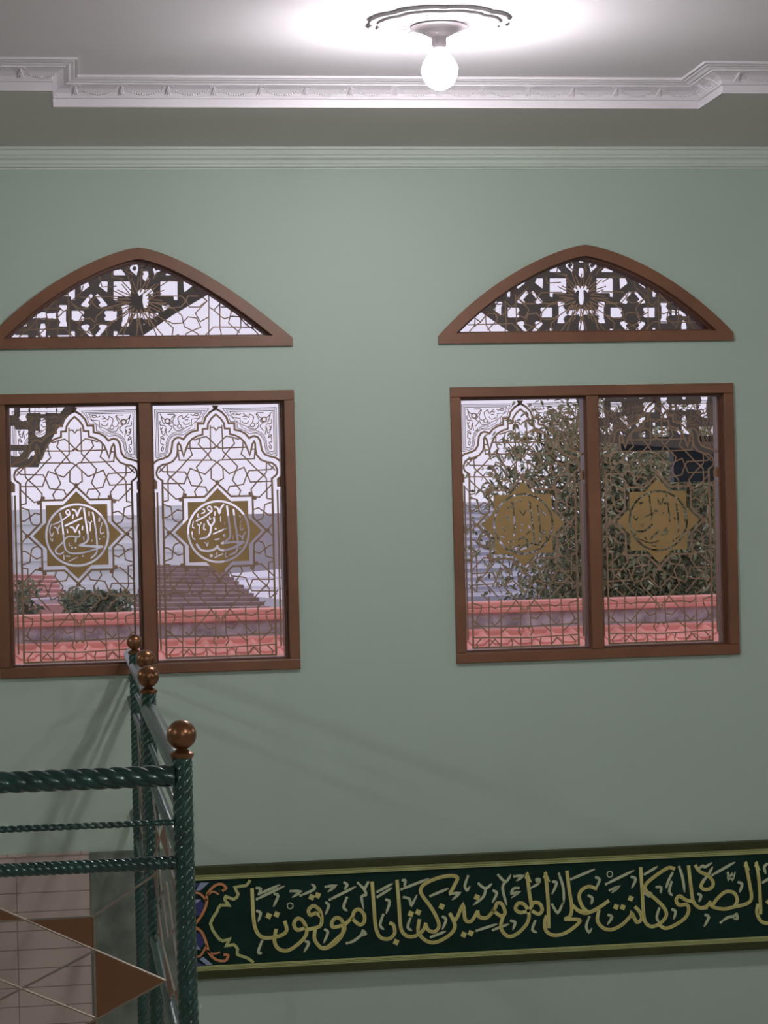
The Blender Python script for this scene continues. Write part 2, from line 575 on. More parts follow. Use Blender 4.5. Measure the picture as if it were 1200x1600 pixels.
# ------------------------------------------------------------ window film patterns
A = (230, 625, .1); C = (230, 740, .1); Gz = (230, 935, .1)


def px(z, pts): return [(z[0] + p[0] * z[2], z[1] + p[1] * z[2]) for p in pts]


def onplane(pts, Y): return [(lambda q: (q.x, q.z))(at(p[0], p[1], Y)) for p in pts]


CXP = at(341.5, 830.5, G).x; CZP = at(341.5, 830.5, G).z     # centre of the medallion in the second pane


def loc(z, pts):
    return [(x - CXP, zz - CZP) for x, zz in onplane(px(z, pts), G)]


film = []      # (points, width, closed)
OUT1 = [(1060, 140), (980, 190), (910, 270), (880, 370), (788, 372), (788, 475), (700, 495), (620, 545), (565, 615), (520, 592), (480, 585), (430, 605), (395, 660), (385, 740), (372, 815), (330, 880), (250, 915), (160, 940), (105, 985)]
OUT2 = [(1070, 225), (1000, 290), (950, 370), (942, 450), (865, 455), (865, 540), (780, 565), (700, 610), (640, 680), (600, 780), (570, 880), (540, 790), (520, 710), (490, 670), (475, 700), (475, 790), (462, 880), (400, 960), (310, 1000), (230, 1015), (170, 1060), (145, 1130), (150, 1180), (170, 1215), (235, 1260)]


def addl(z, pts, w_=.0033, mir=True, vm=False, closed=False):
    p = loc(z, pts); film.append((p, w_, closed))
    if mir: film.append(([(-x, zz) for x, zz in p], w_, closed))
    if vm:
        film.append(([(x, -zz) for x, zz in p], w_, closed)); film.append(([(-x, -zz) for x, zz in p], w_, closed))


addl(A, OUT1, .0052); addl(A, OUT2, .0048)
addl(C, [(238, 110), (240, 300), (245, 700)], .0052)
for ln in [[(985, 400), (985, 560), (990, 800), (950, 850)], [(990, 435), (1040, 430), (1072, 475)], [(715, 610), (740, 625), (820, 595), (920, 570), (985, 620), (1078, 720), (1120, 755)],
           [(830, 590), (800, 690), (950, 850), (1000, 930)], [(620, 755), (1030, 755), (1078, 712)], [(665, 640), (670, 760), (705, 860), (650, 910)],
           [(480, 780), (500, 940), (1040, 940), (1085, 975)], [(475, 790), (540, 790)]]:
    addl(A, ln)
for ln in [[(650, 910), (490, 1090), (380, 1200)], [(950, 850), (900, 900), (770, 1050), (790, 1100), (860, 1260)], [(1085, 975), (905, 1160), (670, 1070), (630, 1170), (580, 1305), (245, 1305)],
           [(1000, 1070), (1000, 1230), (1090, 1280)], [(310, 1010), (320, 1160), (355, 1200), (470, 1300), (575, 1420), (555, 1530)], [(200, 1070), (250, 1120), (590, 1125), (630, 1190)],
           [(180, 1135), (290, 1020)]]:
    addl(A, ln, vm=True)
for ln in [[(430, 0), (355, 60), (325, 110), (330, 420), (262, 435)], [(630, 40), (690, 185), (800, 200), (910, 210), (940, 280)], [(860, 110), (740, 280), (770, 370)],
           [(240, 200), (330, 290), (450, 400), (570, 375)], [(262, 485), (370, 520), (400, 700), (430, 740), (500, 760)], [(262, 690), (310, 690), (470, 565), (560, 590)], [(262, 830), (350, 925)]]:
    addl(C, ln, vm=True)
# vertical side borders down to the foot
xi = loc(C, [(240, 300)])[0][0]; xo = loc(C, [(157, 300)])[0][0]
zt = loc(C, [(240, 250)])[0][1]; zb = loc(Gz, [(300, 935)])[0][1]; zo = loc(Gz, [(205, 800)])[0][1]
for sg in (-1, 1):
    film.append(([(sg * xi, zt), (sg * xi, zb)], .0052, False))
    film.append(([(sg * xo, loc(C, [(157, 300)])[0][1]), (sg * xo, zo)], .0046, False))
    film.append(([(sg * (xo - .0075), loc(C, [(157, 300)])[0][1]), (sg * (xo - .0075), zo)], .0016, False))
film.append(([(xi, zb), (-xi, zb)], .005, False))
# foot lattice
for ln in [[(555, 120), (555, 920)], [(752, 150), (752, 920)], [(1072, 190), (1072, 560)], [(300, 590), (1200, 590)], [(560, 250), (650, 300), (760, 262), (1100, 265), (1140, 320)],
           [(430, 80), (555, 170)], [(590, 520), (650, 580), (750, 470), (890, 310), (1000, 170)], [(890, 560), (755, 690)], [(555, 700), (400, 570), (300, 500)],
           [(300, 220), (430, 260), (430, 330), (350, 500), (400, 590)], [(300, 770), (1200, 770)], [(430, 780), (350, 870), (370, 930)], [(655, 790), (565, 895)], [(655, 790), (745, 895)],
           [(910, 770), (940, 860), (920, 930)], [(1072, 560), (1035, 660), (1085, 740)], [(1072, 590), (1110, 620), (1155, 580)], [(890, 400), (960, 480), (1072, 450)], [(1072, 770), (1072, 930)],
           [(1000, 170), (1060, 260), (1155, 380)]]:
    addl(Gz, ln, .0031)
# spandrel frames and scrolls
S_O = [(115, 150), (960, 140), (880, 240), (850, 345), (745, 350), (745, 450), (640, 490), (560, 545), (450, 540), (380, 580), (335, 660), (325, 760), (300, 860), (140, 905)]
S_I = [(165, 195), (850, 190), (805, 285), (695, 297), (690, 390), (600, 430), (530, 492), (450, 500), (380, 530), (325, 590), (298, 660), (293, 760), (268, 830), (180, 845)]
S_M = [((a[0] + c[0]) / 2, (a[1] + c[1]) / 2) for a, c in zip(S_O, S_I)]
addl(A, S_O, .0020, closed=True); addl(A, S_M, .0016, closed=True); addl(A, S_I, .0020, closed=True)
scr = [[(200, 220), (240, 280), (285, 305)], [(320, 225), (425, 225), (395, 275), (375, 300)], [(440, 240), (400, 330), (415, 385), (450, 400)], [(545, 235), (480, 280), (500, 370), (470, 400), (490, 440), (540, 430)],
       [(540, 240), (560, 290), (600, 265), (650, 275)], [(600, 260), (640, 225)], [(680, 225), (720, 243), (750, 215), (800, 220), (785, 245), (740, 240)], [(590, 310), (640, 308)], [(560, 345), (590, 382), (650, 372), (662, 350)],
       [(400, 400), (440, 470), (520, 470), (570, 430)], [(510, 375), (545, 430)], [(200, 330), (205, 395), (265, 400), (290, 420)], [(335, 505), (385, 430), (335, 385)], [(205, 430), (230, 520), (270, 545), (280, 480), (300, 440)],
       [(285, 450), (310, 565)], [(205, 580), (262, 620), (240, 570), (215, 575)], [(215, 600), (213, 680), (252, 700), (220, 765), (240, 800), (258, 745)], [(215, 260), (245, 350), (270, 370)], [(350, 300), (380, 350), (330, 380)], [(240, 430), (215, 480), (250, 500)]]
for s_ in scr: addl(A, [tuple(q) for q in smoothpts(s_, 4)], .0026)
addl(A, [(315 + 38 * math.cos(a), 330 + 38 * math.sin(a)) for a in np.linspace(0, 2 * PI, 12)[:-1]], .0032, closed=True)
# star outline round the medallion
SQ, TP = .1118, .1545


def starpts(a, t):
    q = t - a
    one = [(-q, a), (0, t), (q, a), (a, a)]
    out = []
    for k in range(4):
        c_, s_ = math.cos(-k * PI / 2), math.sin(-k * PI / 2)
        out += [(x * c_ - z * s_, x * s_ + z * c_) for x, z in one]
    return out


film.append((starpts(SQ, TP), .0050, True))

CAP = [[(80, 55), (160, 120), (160, 245), (85, 245)]]     # brown corner pieces beside the arch shoulders


def film_mesh(name, parent, cx, cz, Y):
    b = MB()
    for ji, (p, w_, cl) in enumerate(film):
        ribbon(b, [(x + cx, z + cz) for x, z in p], w_ * (1.3 if w_ > .0028 else 1.1), Y - ji * 4e-6, closed=cl)
    for sg in (-1, 1):
        for q in CAP:
            p = loc(C, q); b.add([(cx + sg * x, Y, cz + z) for x, z in p], [tuple(range(len(p)))])
        for (x, z) in ((sg * .104, .1195), (sg * .1195, .104), (sg * .104, -.1195), (sg * .1195, -.104)):
            disc(b, cx + x, cz + z, .0062, Y, 6)
    for (x, z) in ((0, .158), (0, -.158), (.158, 0), (-.158, 0)):
        disc(b, cx + x, cz + z, .0085, Y, 4)
    p = loc(A, [(1010, 85), (1115, 85), (1085, 150), (1060, 165), (1035, 150)])
    b.add([(cx + x, Y, cz + z) for x, z in p], [tuple(range(5))])
    return b.build(name, M['film'], parent)


# calligraphy cut out of the gold medallions, one name per pane: strokes in tenths of a photo pixel, centre, scale
NAME_KHABIR = (565, 605, 1.0, [([(705, 215), (715, 300), (735, 500), (745, 680), (700, 735), (612, 790)], 30), ([(612, 790), (750, 778), (950, 780)], 36), ([(945, 785), (800, 860), (650, 900), (570, 880), (540, 830)], 34), ([(540, 850), (470, 890), (380, 905), (280, 880), (222, 800)], 34),
               ([(805, 270), (825, 450), (850, 650), (860, 800), (845, 900), (800, 950), (735, 970)], 28), ([(498, 390), (500, 450), (450, 510), (410, 470), (400, 430)], 28), ([(450, 510), (435, 620), (380, 690), (280, 710)], 28),
               ([(225, 430), (350, 370), (460, 290)], 24), ([(440, 290), (470, 260), (440, 205), (400, 225), (420, 270), (470, 280)], 20), ([(325, 250), (355, 270), (350, 300), (310, 315)], 20), ([(515, 220), (560, 240), (585, 320), (610, 240), (650, 190)], 28),
               ([(515, 300), (512, 350)], 22), ([(250, 325), (245, 370), (270, 370)], 16), ([(175, 440), (160, 520), (190, 540)], 16), ([(150, 600), (160, 690), (195, 720)], 18), ([(235, 480), (270, 520), (260, 570), (265, 630)], 14), ([(300, 460), (270, 510)], 14),
               ([(345, 480), (335, 560), (365, 570)], 18), ([(430, 370), (430, 410), (450, 400)], 16), ([(485, 640), (690, 555)], 20), ([(520, 560), (522, 561)], 30), ([(655, 665), (656, 672)], 42), ([(510, 728), (570, 722)], 24), ([(440, 978), (442, 982)], 46),
               ([(495, 1010), (620, 955)], 18), ([(530, 930), (530, 970)], 14), ([(668, 940), (660, 1000), (690, 1000)], 20), ([(880, 670), (920, 690), (935, 740), (950, 680), (980, 630)], 20), ([(910, 510), (905, 560), (930, 595), (955, 560)], 14),
               ([(900, 360), (910, 390)], 20), ([(940, 420), (900, 490)], 8), ([(600, 370), (600, 450)], 10), ([(660, 470), (665, 500)], 12), ([(790, 680), (795, 740)], 12), ([(340, 770), (372, 790), (380, 830), (400, 770)], 14), ([(900, 860), (890, 885)], 18)])
NAME_HALIM = (575, 560, 1.0, [([(685, 150), (705, 300), (730, 500), (740, 620), (700, 680), (612, 716)], 28), ([(612, 720), (760, 737), (950, 750)], 38), ([(940, 755), (800, 800), (640, 838), (480, 840), (400, 790), (375, 700), (355, 450), (340, 330), (320, 220)], 26),
              ([(820, 220), (845, 350), (870, 600), (875, 780), (850, 860), (780, 920)], 26), ([(605, 500), (612, 575), (560, 590), (480, 575), (400, 600), (340, 680), (250, 760), (240, 820), (300, 850), (360, 820)], 22), ([(555, 600), (545, 660)], 26),
              ([(210, 390), (330, 340), (440, 260)], 20), ([(440, 260), (470, 240), (450, 170), (410, 190), (420, 230), (470, 240)], 20), ([(395, 412), (650, 300)], 28), ([(515, 165), (560, 190), (580, 260), (610, 190), (640, 140)], 28),
              ([(475, 435), (520, 450), (545, 510), (575, 440), (600, 405)], 24), ([(225, 430), (265, 450), (285, 530)], 20), ([(275, 470), (310, 410)], 20), ([(745, 360), (775, 390), (775, 500)], 16), ([(780, 390), (800, 350)], 16),
              ([(765, 205), (765, 265)], 16), ([(520, 250), (512, 300)], 22), ([(420, 470), (430, 520)], 16), ([(660, 430), (655, 480)], 20), ([(920, 310), (915, 350)], 28), ([(960, 380), (930, 480), (940, 550), (975, 530)], 16), ([(490, 755), (492, 756)], 32),
              ([(545, 755), (546, 756)], 32), ([(915, 630), (916, 631)], 24), ([(985, 600), (986, 601)], 22), ([(185, 380), (155, 480), (180, 570), (210, 520)], 16), ([(160, 600), (190, 650), (200, 610)], 12), ([(670, 590), (675, 640)], 14), ([(795, 640), (800, 665)], 12),
              ([(440, 960), (560, 905)], 14), ([(360, 870), (365, 930)], 18), ([(400, 880), (450, 885)], 18), ([(650, 885), (652, 890)], 24), ([(445, 680), (450, 720), (475, 720)], 12), ([(120, 0 + 300), (121, 301)], 2)])
NAME_THIRD = (600, 600, 1.083, [([(455, 300), (462, 480), (475, 700), (450, 775)], 24), ([(700, 290), (735, 560), (755, 830), (700, 905)], 24), ([(820, 330), (845, 600), (850, 880), (770, 905), (750, 860), (680, 930)], 26), ([(640, 950), (655, 850), (600, 795), (530, 830)], 26),
              ([(300, 930), (360, 975), (470, 985), (600, 960), (680, 930)], 26), ([(470, 950), (540, 910)], 30), ([(560, 945), (620, 900)], 26), ([(390, 920), (450, 935)], 24), ([(900, 700), (950, 850), (900, 920)], 20), ([(880, 400), (930, 480)], 26), ([(645, 750), (720, 690)], 18),
              ([(360, 490), (385, 530)], 34), ([(250, 770), (310, 790)], 24), ([(560, 690), (590, 705)], 26), ([(290, 650), (330, 700)], 24), ([(365, 630), (380, 645)], 20), ([(430, 280), (440, 290)], 34), ([(500, 262), (505, 266)], 28), ([(565, 250), (570, 256)], 32), ([(705, 280), (708, 310)], 32),
              ([(350, 370), (460, 340)], 18), ([(560, 600), (600, 620)], 16), ([(690, 620), (695, 660)], 22), ([(230, 540), (265, 550)], 26), ([(380, 860), (440, 850)], 26), ([(190, 760), (200, 785)], 20), ([(870, 730), (905, 740)], 18), ([(555, 400), (600, 470), (640, 400)], 18)])
NAME_FOURTH = (560, 620, 1.083, [([(430, 230), (445, 380), (465, 520), (450, 600)], 24), ([(700, 250), (725, 480), (735, 640)], 22), ([(845, 360), (850, 480), (875, 700), (860, 790)], 26), ([(230, 770), (330, 772), (400, 730), (460, 675)], 30), ([(440, 890), (480, 840), (560, 780)], 28),
               ([(600, 830), (660, 830), (700, 780), (640, 770), (690, 735)], 26), ([(190, 540), (210, 600), (245, 575)], 22), ([(290, 355), (320, 345)], 36), ([(650, 370), (680, 365)], 34), ([(510, 470), (545, 480)], 32), ([(960, 500), (965, 640)], 20), ([(740, 960), (880, 850)], 16),
               ([(240, 870), (280, 900)], 22), ([(350, 860), (375, 895)], 22), ([(450, 985), (510, 1000)], 18), ([(130, 440), (130, 530)], 24), ([(920, 370), (940, 420)], 20), ([(640, 500), (645, 530)], 20), ([(800, 580), (820, 600)], 20), ([(195, 790), (200, 820)], 28), ([(310, 680), (320, 690)], 20),
               ([(300, 900), (420, 950), (560, 920)], 18), ([(560, 300), (600, 380), (640, 300)], 20), ([(360, 560), (500, 500)], 16)])


def medallion(name, parent, cx, cz, Y, data):
    ox, oz, sc_, strokes = data
    k = .1 * sc_ * G / FPX
    segs = []
    for pts, w_ in strokes:
        q = smoothpts(pts, 3)
        for a, c in zip(q[:-1], q[1:]):
            segs.append((((a[0] - ox) * k, -(a[1] - oz) * k), ((c[0] - ox) * k, -(c[1] - oz) * k), w_ * k / 2))

    def fun(X, Z):
        aX, aZ = np.abs(X), np.abs(Z)
        star = np.minimum(np.maximum(aX, aZ) - .0965, (aX + aZ - .139) * .7071)
        R_ = np.hypot(X, Z)
        ring = np.abs(R_ - .0972) - .0033
        cut = ring
        for a, c, r in segs:
            x0, x1 = min(a[0], c[0]) - r - .003, max(a[0], c[0]) + r + .003
            z0, z1 = min(a[1], c[1]) - r - .003, max(a[1], c[1]) + r + .003
            i0, i1 = np.searchsorted(X[0], [x0, x1]); j0, j1 = np.searchsorted(Z[:, 0], [z0, z1])
            if i1 <= i0 or j1 <= j0: continue
            sl = (slice(j0, j1), slice(i0, i1))
            cut[sl] = np.minimum(cut[sl], sd_seg(X[sl], Z[sl], a, c, r))
        return np.maximum(star, -cut)
    b = MB(); field_mesh(b, fun, -.145, .145, -.145, .145, .0007, Y)
    b.v = [(x + cx, y, z + cz) for x, y, z in b.v]
    return b.build(name, M['goldfilm'], parent)


# ------------------------------------------------------------ windows
def rect_frame(b, x0, x1, z0, z1, w_, y0, y1):
    b.box(x0, x1, y0, y1, z1 - w_, z1); b.box(x0, x1, y0, y1, z0, z0 + w_)
    b.box(x0, x0 + w_, y0, y1, z0 + w_, z1 - w_); b.box(x1 - w_, x1, y0, y1, z0 + w_, z1 - w_)


names = [[NAME_HALIM, NAME_KHABIR], [NAME_THIRD, NAME_FOURTH]]
for wi, (x0, x1) in enumerate(WIN):
    root = empty('window_%d' % (wi + 1), ((x0 + x1) / 2, D, WZ[0])); tag(root, kind='structure')
    b = MB()
    rect_frame(b, x0, x1, WZ[0], WZ[1], .033, D - .012, D + .078)
    mc = (x0 + x1) / 2 - .0025
    b.build('window_frame', M['wood'], root, bevel=.0025)
    b = MB(); b.box(mc - .0195, mc + .0195, D - .008, D + .076, WZ[0] + .033, WZ[1] - .033)
    b.build('mullion', M['wood'], root, bevel=.0025)
    for pi in (0, 1):
        a, c = ((x0 + .033, mc - .0195), (mc + .0195, x1 - .033))[pi]
        b = MB(); rect_frame(b, a, c, WZ[0] + .033, WZ[1] - .033, .0065, D + .016, D + .075)
        b.build('rebate', M['woodin'], root)
        b = MB(); b.box(a + .003, c - .003, G + .0015, G + .0055, WZ[0] + .036, WZ[1] - .036)
        gp = b.build('pane', M['glass'], root)
        if wi == 0: pcx = CXP + (0 if pi == 1 else -.4485)
        else: pcx = at(*((817.5, 815) if pi == 0 else (1028.5, 812)), G).x
        b = MB()
        for (u_, v_) in ((a + .004, pcx - .2035), (pcx + .2035, c - .004)):
            if v_ - u_ > .004: b.box(u_, v_, D + .030, D + .078, WZ[0] + .034, WZ[1] - .034)
        if b.v: b.build('pane_bead', M['wood'], root)
        film_mesh('lattice_film', gp, pcx, CZP, G - .0005)
        f = medallion('medallion_film', gp, pcx, CZP, G - .0009, names[wi][pi])
        f['label'] = 'gold star with a name cut out in script'

# arch windows
K = (220, 380, .19167)
archl = [[(600, 390), (600, 770)], [(690, 460), (690, 690)], [(475, 340), (490, 390), (585, 470), (490, 570), (530, 640), (600, 600)], [(200, 430), (380, 430), (415, 470), (440, 520), (520, 520), (585, 470)],
         [(415, 470), (430, 430), (510, 430)], [(130, 480), (310, 525), (370, 520), (415, 470)], [(240, 525), (310, 530), (380, 590), (400, 680), (465, 712), (535, 685), (500, 610), (430, 600), (385, 650), (310, 655), (240, 625)],
         [(465, 712), (512, 740), (512, 770)], [(465, 712), (412, 740), (412, 770)], [(60, 560), (130, 640), (180, 770)], [(100, 540), (215, 610), (310, 690), (300, 760)], [(20, 580), (70, 770)], [(100, 540), (130, 640), (240, 770)],
         [(690, 440), (780, 530), (780, 570), (760, 650), (850, 730)], [(600, 520), (640, 545), (700, 600), (730, 615), (790, 595), (850, 600), (905, 665), (960, 700)], [(700, 520), (830, 520)], [(640, 545), (685, 500)], [(860, 560), (860, 690), (810, 770)],
         [(555, 770), (640, 682), (1010, 685)], [(690, 690), (702, 740), (680, 770)], [(905, 665), (950, 630)], [(950, 640), (955, 690), (1000, 740), (1020, 770)], [(600, 390), (625, 425), (665, 400)], [(300, 770), (350, 745), (375, 770)], [(690, 440), (720, 480)]]
ac = at(226, 480, G)
arch_film = []
for ln in archl:
    p = [(x - ac.x, z) for x, z in onplane(px(K, ln), G)]
    arch_film += [(p, .0031), ([(-x, z) for x, z in p], .0031)]
zc = at(226, 470, G).z
for k in range(16):
    a = PI / 16 + k * PI / 8
    r1, r2 = .028, .075 + .012 * (k % 2)
    arch_film.append(([(r1 * math.cos(a), zc + r1 * math.sin(a)), (r2 * math.cos(a + .1), zc + r2 * math.sin(a + .1))], .0029))
    arch_film.append(([(r1 * math.cos(a), zc + r1 * math.sin(a)), (r2 * math.cos(a - .2), zc + r2 * math.sin(a - .2))], .0029))
    if 1 <= k <= 6:
        arch_film.append(([(.085 * math.cos(a), zc + .085 * math.sin(a)), (.13 * math.cos(a + .12), zc + .10 * math.sin(a + .12)), (.16 * math.cos(a - .1), zc + .13 * math.sin(a - .1))], .0029))


def offset_poly(P, d):
    """inward offset of a clockwise polygon (left to apex to right)"""
    n = len(P); out = []
    for i in range(n):
        a = Vector(P[i - 1]); p = Vector(P[i]); c = Vector(P[(i + 1) % n])
        t1 = (p - a).normalized(); t2 = (c - p).normalized()
        n1 = Vector((t1.y, -t1.x)); n2 = Vector((t2.y, -t2.x))
        v = (n1 + n2)
        if v.length < 1e-4: v = n1
        v.normalize(); k = d / max(.35, v.dot(n1))
        q = p + v * k; out.append((q.x, q.y))
    return out


for wi, (c, h) in enumerate(ARC):
    root = empty('window_%d' % (wi + 3), (c, D, AZ0)); tag(root, kind='structure')
    P = arch_pts(c, h, AZ0, AZS, AZA, n=22, flat=wi == 0)
    # frame outline without the tiny vertical toes for the inner edge
    inn = []
    e = .036
    zb2 = AZ0 + .033
    for (x, z) in offset_poly(P[1:-1], e)[1:-1]:
        if z > zb2: inn.append((x, z))
    # meet the sill on either side
    (xa1, za1), (xa2, za2) = inn[0], inn[1]
    xs = xa1 + (zb2 - za1) / (za2 - za1) * (xa2 - xa1)
    (xa1, za1), (xa2, za2) = inn[-1], inn[-2]
    xe = xa1 + (zb2 - za1) / (za2 - za1) * (xa2 - xa1)
    inn = [(xs, zb2)] + inn + [(xe, zb2)]
    me = fill_curve('arch_frame', [P, inn], D - .012, .090, M['wood'])
    o = bpy.data.objects.new('window_frame', me); COL.objects.link(o); o.parent = root; o.matrix_parent_inverse = Matrix.Translation(root.location).inverted()
    in2 = []
    q = offset_poly(inn, .007)
    me = fill_curve('rebate', [inn, q], D + .016, .06, M['woodin'])
    o = bpy.data.objects.new('rebate', me); COL.objects.link(o); o.parent = root; o.matrix_parent_inverse = Matrix.Translation(root.location).inverted()
    me = fill_curve('pane', [offset_poly(inn, .002)], G + .0015, .004, M['glass'])
    gp = bpy.data.objects.new('pane', me); COL.objects.link(gp); gp.parent = root; gp.matrix_parent_inverse = Matrix.Translation(root.location).inverted()
    b = MB()

    TX = [p[0] - c for p in inn]; TZ = [p[1] for p in inn]

    def inside(x, z):
        return TX[0] < x < TX[-1] and zb2 < z < np.interp(x, TX, TZ)
    for ji, (p, w_) in enumerate(arch_film):
        # clip to the pane
        q = []
        for a_, b_ in zip(p[:-1], p[1:]):
            for s_ in range(12):
                u = s_ / 12; q.append((a_[0] + (b_[0] - a_[0]) * u, a_[1] + (b_[1] - a_[1]) * u))
        q.append(p[-1])
        run = []
        for pt in q:
            if inside(pt[0], pt[1]): run.append((pt[0] + c, pt[1]))
            else:
                if len(run) > 1: ribbon(b, run, w_ * 1.2, G - .0005 - ji * 5e-6)
                run = []
        if len(run) > 1: ribbon(b, run, w_ * 1.2, G - .0005 - ji * 5e-6)
    b.build('lattice_film', M['film'], gp)


# ------------------------------------------------------------ railing
YR = 3.52


def rope_part(name, a, c, R, st, pitch, hand, parent, depth=.2):
    b = MB(); b.rope(a, c, R, st, pitch, hand, depth); return b.build(name, M['iron'], parent, smooth=True)


def zat(x_, y_, Y): return at(x_, y_, Y).z


def post(root, x, y, zball, rball, zfoot=FLOOR, Rp=.0168):
    rope_part('post', (x, y, zfoot), (x, y, zball - rball - .008), Rp, 5, .080, 1, root, .16)
    b = MB()
    zc_ = zball
    prof = [(.001, zc_ - rball - .0125), (Rp * 1.02, zc_ - rball - .0125), (Rp * 1.14, zc_ - rball - .010), (Rp * 1.14, zc_ - rball - .005), (Rp * .95, zc_ - rball - .003), (.0085, zc_ - rball + .001), (.0085, zc_ - rball + .006)]
    prof += [(max(.0085 if i < 2 else 1e-4, rball * math.sin(PI * i / 18)), zc_ - rball * math.cos(PI * i / 18)) for i in range(2, 19)]
    b.lathe(prof, x, y, 32)
    f = b.build('finial', M['bronze'], root, smooth=True); f['label'] = 'bronze ball finial on a turned collar'


P1 = at(283.5, 1148, 3.52); P2 = at(231.5, 1057, 4.80); P3 = at(227, 1030, 5.50); P4 = at(210, 1003, 6.28)
ZR = zat(270, 1212, 3.52); ZM = zat(265, 1285, 3.52); ZL = zat(268, 1348, 3.52)


def star_panel(root, o, du, u0, u1, ztop, full=True):
    """rods and plates of the eight pointed star below the lower rail; o origin, du unit vector along the rail, star centred between u0 and u1"""
    n = Vector((-du[1], du[0], 0))

    def W3(u, z, off=0): v = Vector(o) + Vector(du) * u + n * off; return (v.x, v.y, z)
    k = 3.52 / FPX
    L = u1 - u0
    sc_ = L / (668 * k)
    uc = (u0 + u1) / 2
    zc_ = ztop - (1532 - 1360) * k
    hw, hh, rw, rh = 334 * k * sc_, 165 * k, 225 * k * sc_, 105 * k
    b = MB()

    def rod(a, c): b.tube([W3(*a), W3(*c)], .0021, 6)
    R_ = [(uc - rw, zc_ - rh), (uc + rw, zc_ - rh), (uc + rw, zc_ + rh), (uc - rw, zc_ + rh)]
    Q_ = [(uc - hw, zc_), (uc, zc_ + hh), (uc + hw, zc_), (uc, zc_ - hh)]
    for i in range(4):
        rod(R_[i], R_[(i + 1) % 4]); rod(Q_[i], Q_[(i + 1) % 4])
    for sx_ in (-1, 1):
        for sz_ in (-1, 1):
            rod((uc + sx_ * rw, zc_ + sz_ * rh), (uc + sx_ * (hw - .01), zc_ + sz_ * 168 * k))
            m = (uc + sx_ * (rw - 111 * k * sc_), zc_ - sz_ * 0)
            rod((uc + sx_ * rw, zc_ + sz_ * 52 * k), (uc, zc_ - sz_ * 52 * k))
    b.build('star_rods', M['rod'], root)
    # plates in the points of the star
    fr = hw - rw; ch = hh * fr / hw
    xcut = hw * (1 - rh / hh)
    T = []
    for sx_ in (-1, 1):
        T.append([(uc + sx_ * rw, zc_ + ch), (uc + sx_ * hw, zc_), (uc + sx_ * rw, zc_ - ch)])
        for sz_ in (-1, 1):
            T.append([(uc + sx_ * rw, zc_ + sz_ * rh), (uc + sx_ * rw, zc_ + sz_ * ch), (uc + sx_ * xcut, zc_ + sz_ * rh)])
    for sz_ in (-1, 1):
        T.append([(uc, zc_ + sz_ * hh), (uc - xcut, zc_ + sz_ * rh), (uc + xcut, zc_ + sz_ * rh)])
    for t in T:
        b = MB()
        vs = [W3(u, z, -.0012) for u, z in t] + [W3(u, z, .0012) for u, z in t]
        b.add(vs, [(0, 1, 2), (5, 4, 3), (0, 3, 4, 1), (1, 4, 5, 2), (2, 5, 3, 0)])
        b.build('star_plate', M['plate'], root)
    return zc_ - hh


def rail_bay(root, a, c, panel=True):
    a = Vector((a[0], a[1], 0)); c = Vector((c[0], c[1], 0)); d = (c - a).normalized()
    e = .013
    p, q = a + d * e, c - d * e

    def v(t, z): return (t.x, t.y, z)
    rope_part('top_rail', v(p, ZR), v(q, ZR), .0178, 4, .104, 1, root, .22)
    rope_part('middle_rail', v(p, ZM), v(q, ZM), .0056, 2, .026, 1, root, .38)
    rope_part('lower_rail', v(p, ZL), v(q, ZL), .0114, 4, .050, 1, root, .22)
    if panel:
        star_panel(root, a, (d.x, d.y, 0), .034, (c - a).length - .034, ZL - .011)
    rope_part('bottom_rail', v(p, ZL - .36), v(q, ZL - .36), .0114, 4, .050, 1, root, .22)


xl = P1.x - .7596
fr_root = empty('railing', (P1.x - .36, YR, FLOOR))
tag(fr_root, 'dark green rope-twist metal railing with bronze balls, turning a corner back to the far wall', 'railing')
post(fr_root, xl, YR, P1.z, .0243)
rail_bay(fr_root, (P1.x, YR), (xl, YR))
sr_root = fr_root
post(sr_root, P1.x, YR, P1.z, .0243)
post(sr_root, P2.x, P2.y, P2.z, .0243)
post(sr_root, P3.x, P3.y, P3.z, .0243)
post(sr_root, P4.x, P4.y, P4.z, .0222)
rail_bay(sr_root, (P1.x, YR), (P2.x, P2.y))
rail_bay(sr_root, (P2.x, P2.y), (P3.x, P3.y), False)
rail_bay(sr_root, (P3.x, P3.y), (P4.x, P4.y))
rail_bay(sr_root, (P4.x, P4.y), (P4.x, D + .005), False)

# ------------------------------------------------------------ calligraphy panel
PY = D - .030
pan = empty('calligraphy_panel', (1.45, D, -1.43))
tag(pan, 'long dark green wall panel with gold script and an orange scroll at its left end', 'wall panel')
PX0, PX1 = .305, 2.85
zt_ = at(760, 1335, PY).z; zb__ = at(760, 1505, PY).z


def PZ(y_at760): return at(760, y_at760, PY).z


b = MB(); b.box(PX0 + .005, PX1 - .005, PY + .0065, D, PZ(1499), PZ(1340)); b.build('board', M['board'], pan)
b = MB()
b.box(PX0, PX1, PY - .004, D, PZ(1346), PZ(1334)); b.box(PX0, PX1, PY - .004, D, PZ(1506), PZ(1494))
b.box(PX0, PX0 + .012, PY - .0035, D, PZ(1494), PZ(1346)); b.box(PX1 - .012, PX1, PY - .0035, D, PZ(1494), PZ(1346))
b.build('frame', M['olive'], pan, bevel=.002)
b = MB()
for ya, yb in ((1346.3, 1354.5), (1486.5, 1493.7)):
    b.box(PX0 + .012, PX1 - .012, PY + .001, PY + .0080, PZ(yb), PZ(ya))
ln_ = b.build('border_line', M['line'], pan)
b = MB()
for ya in (1349.2, 1352, 1489, 1491.2): b.box(PX0 + .012, PX1 - .012, PY + .0006, PY + .002, PZ(ya + .5), PZ(ya))
b.build('border_stripe', M['olive'], ln_)  # olive stripes inside the pale border line

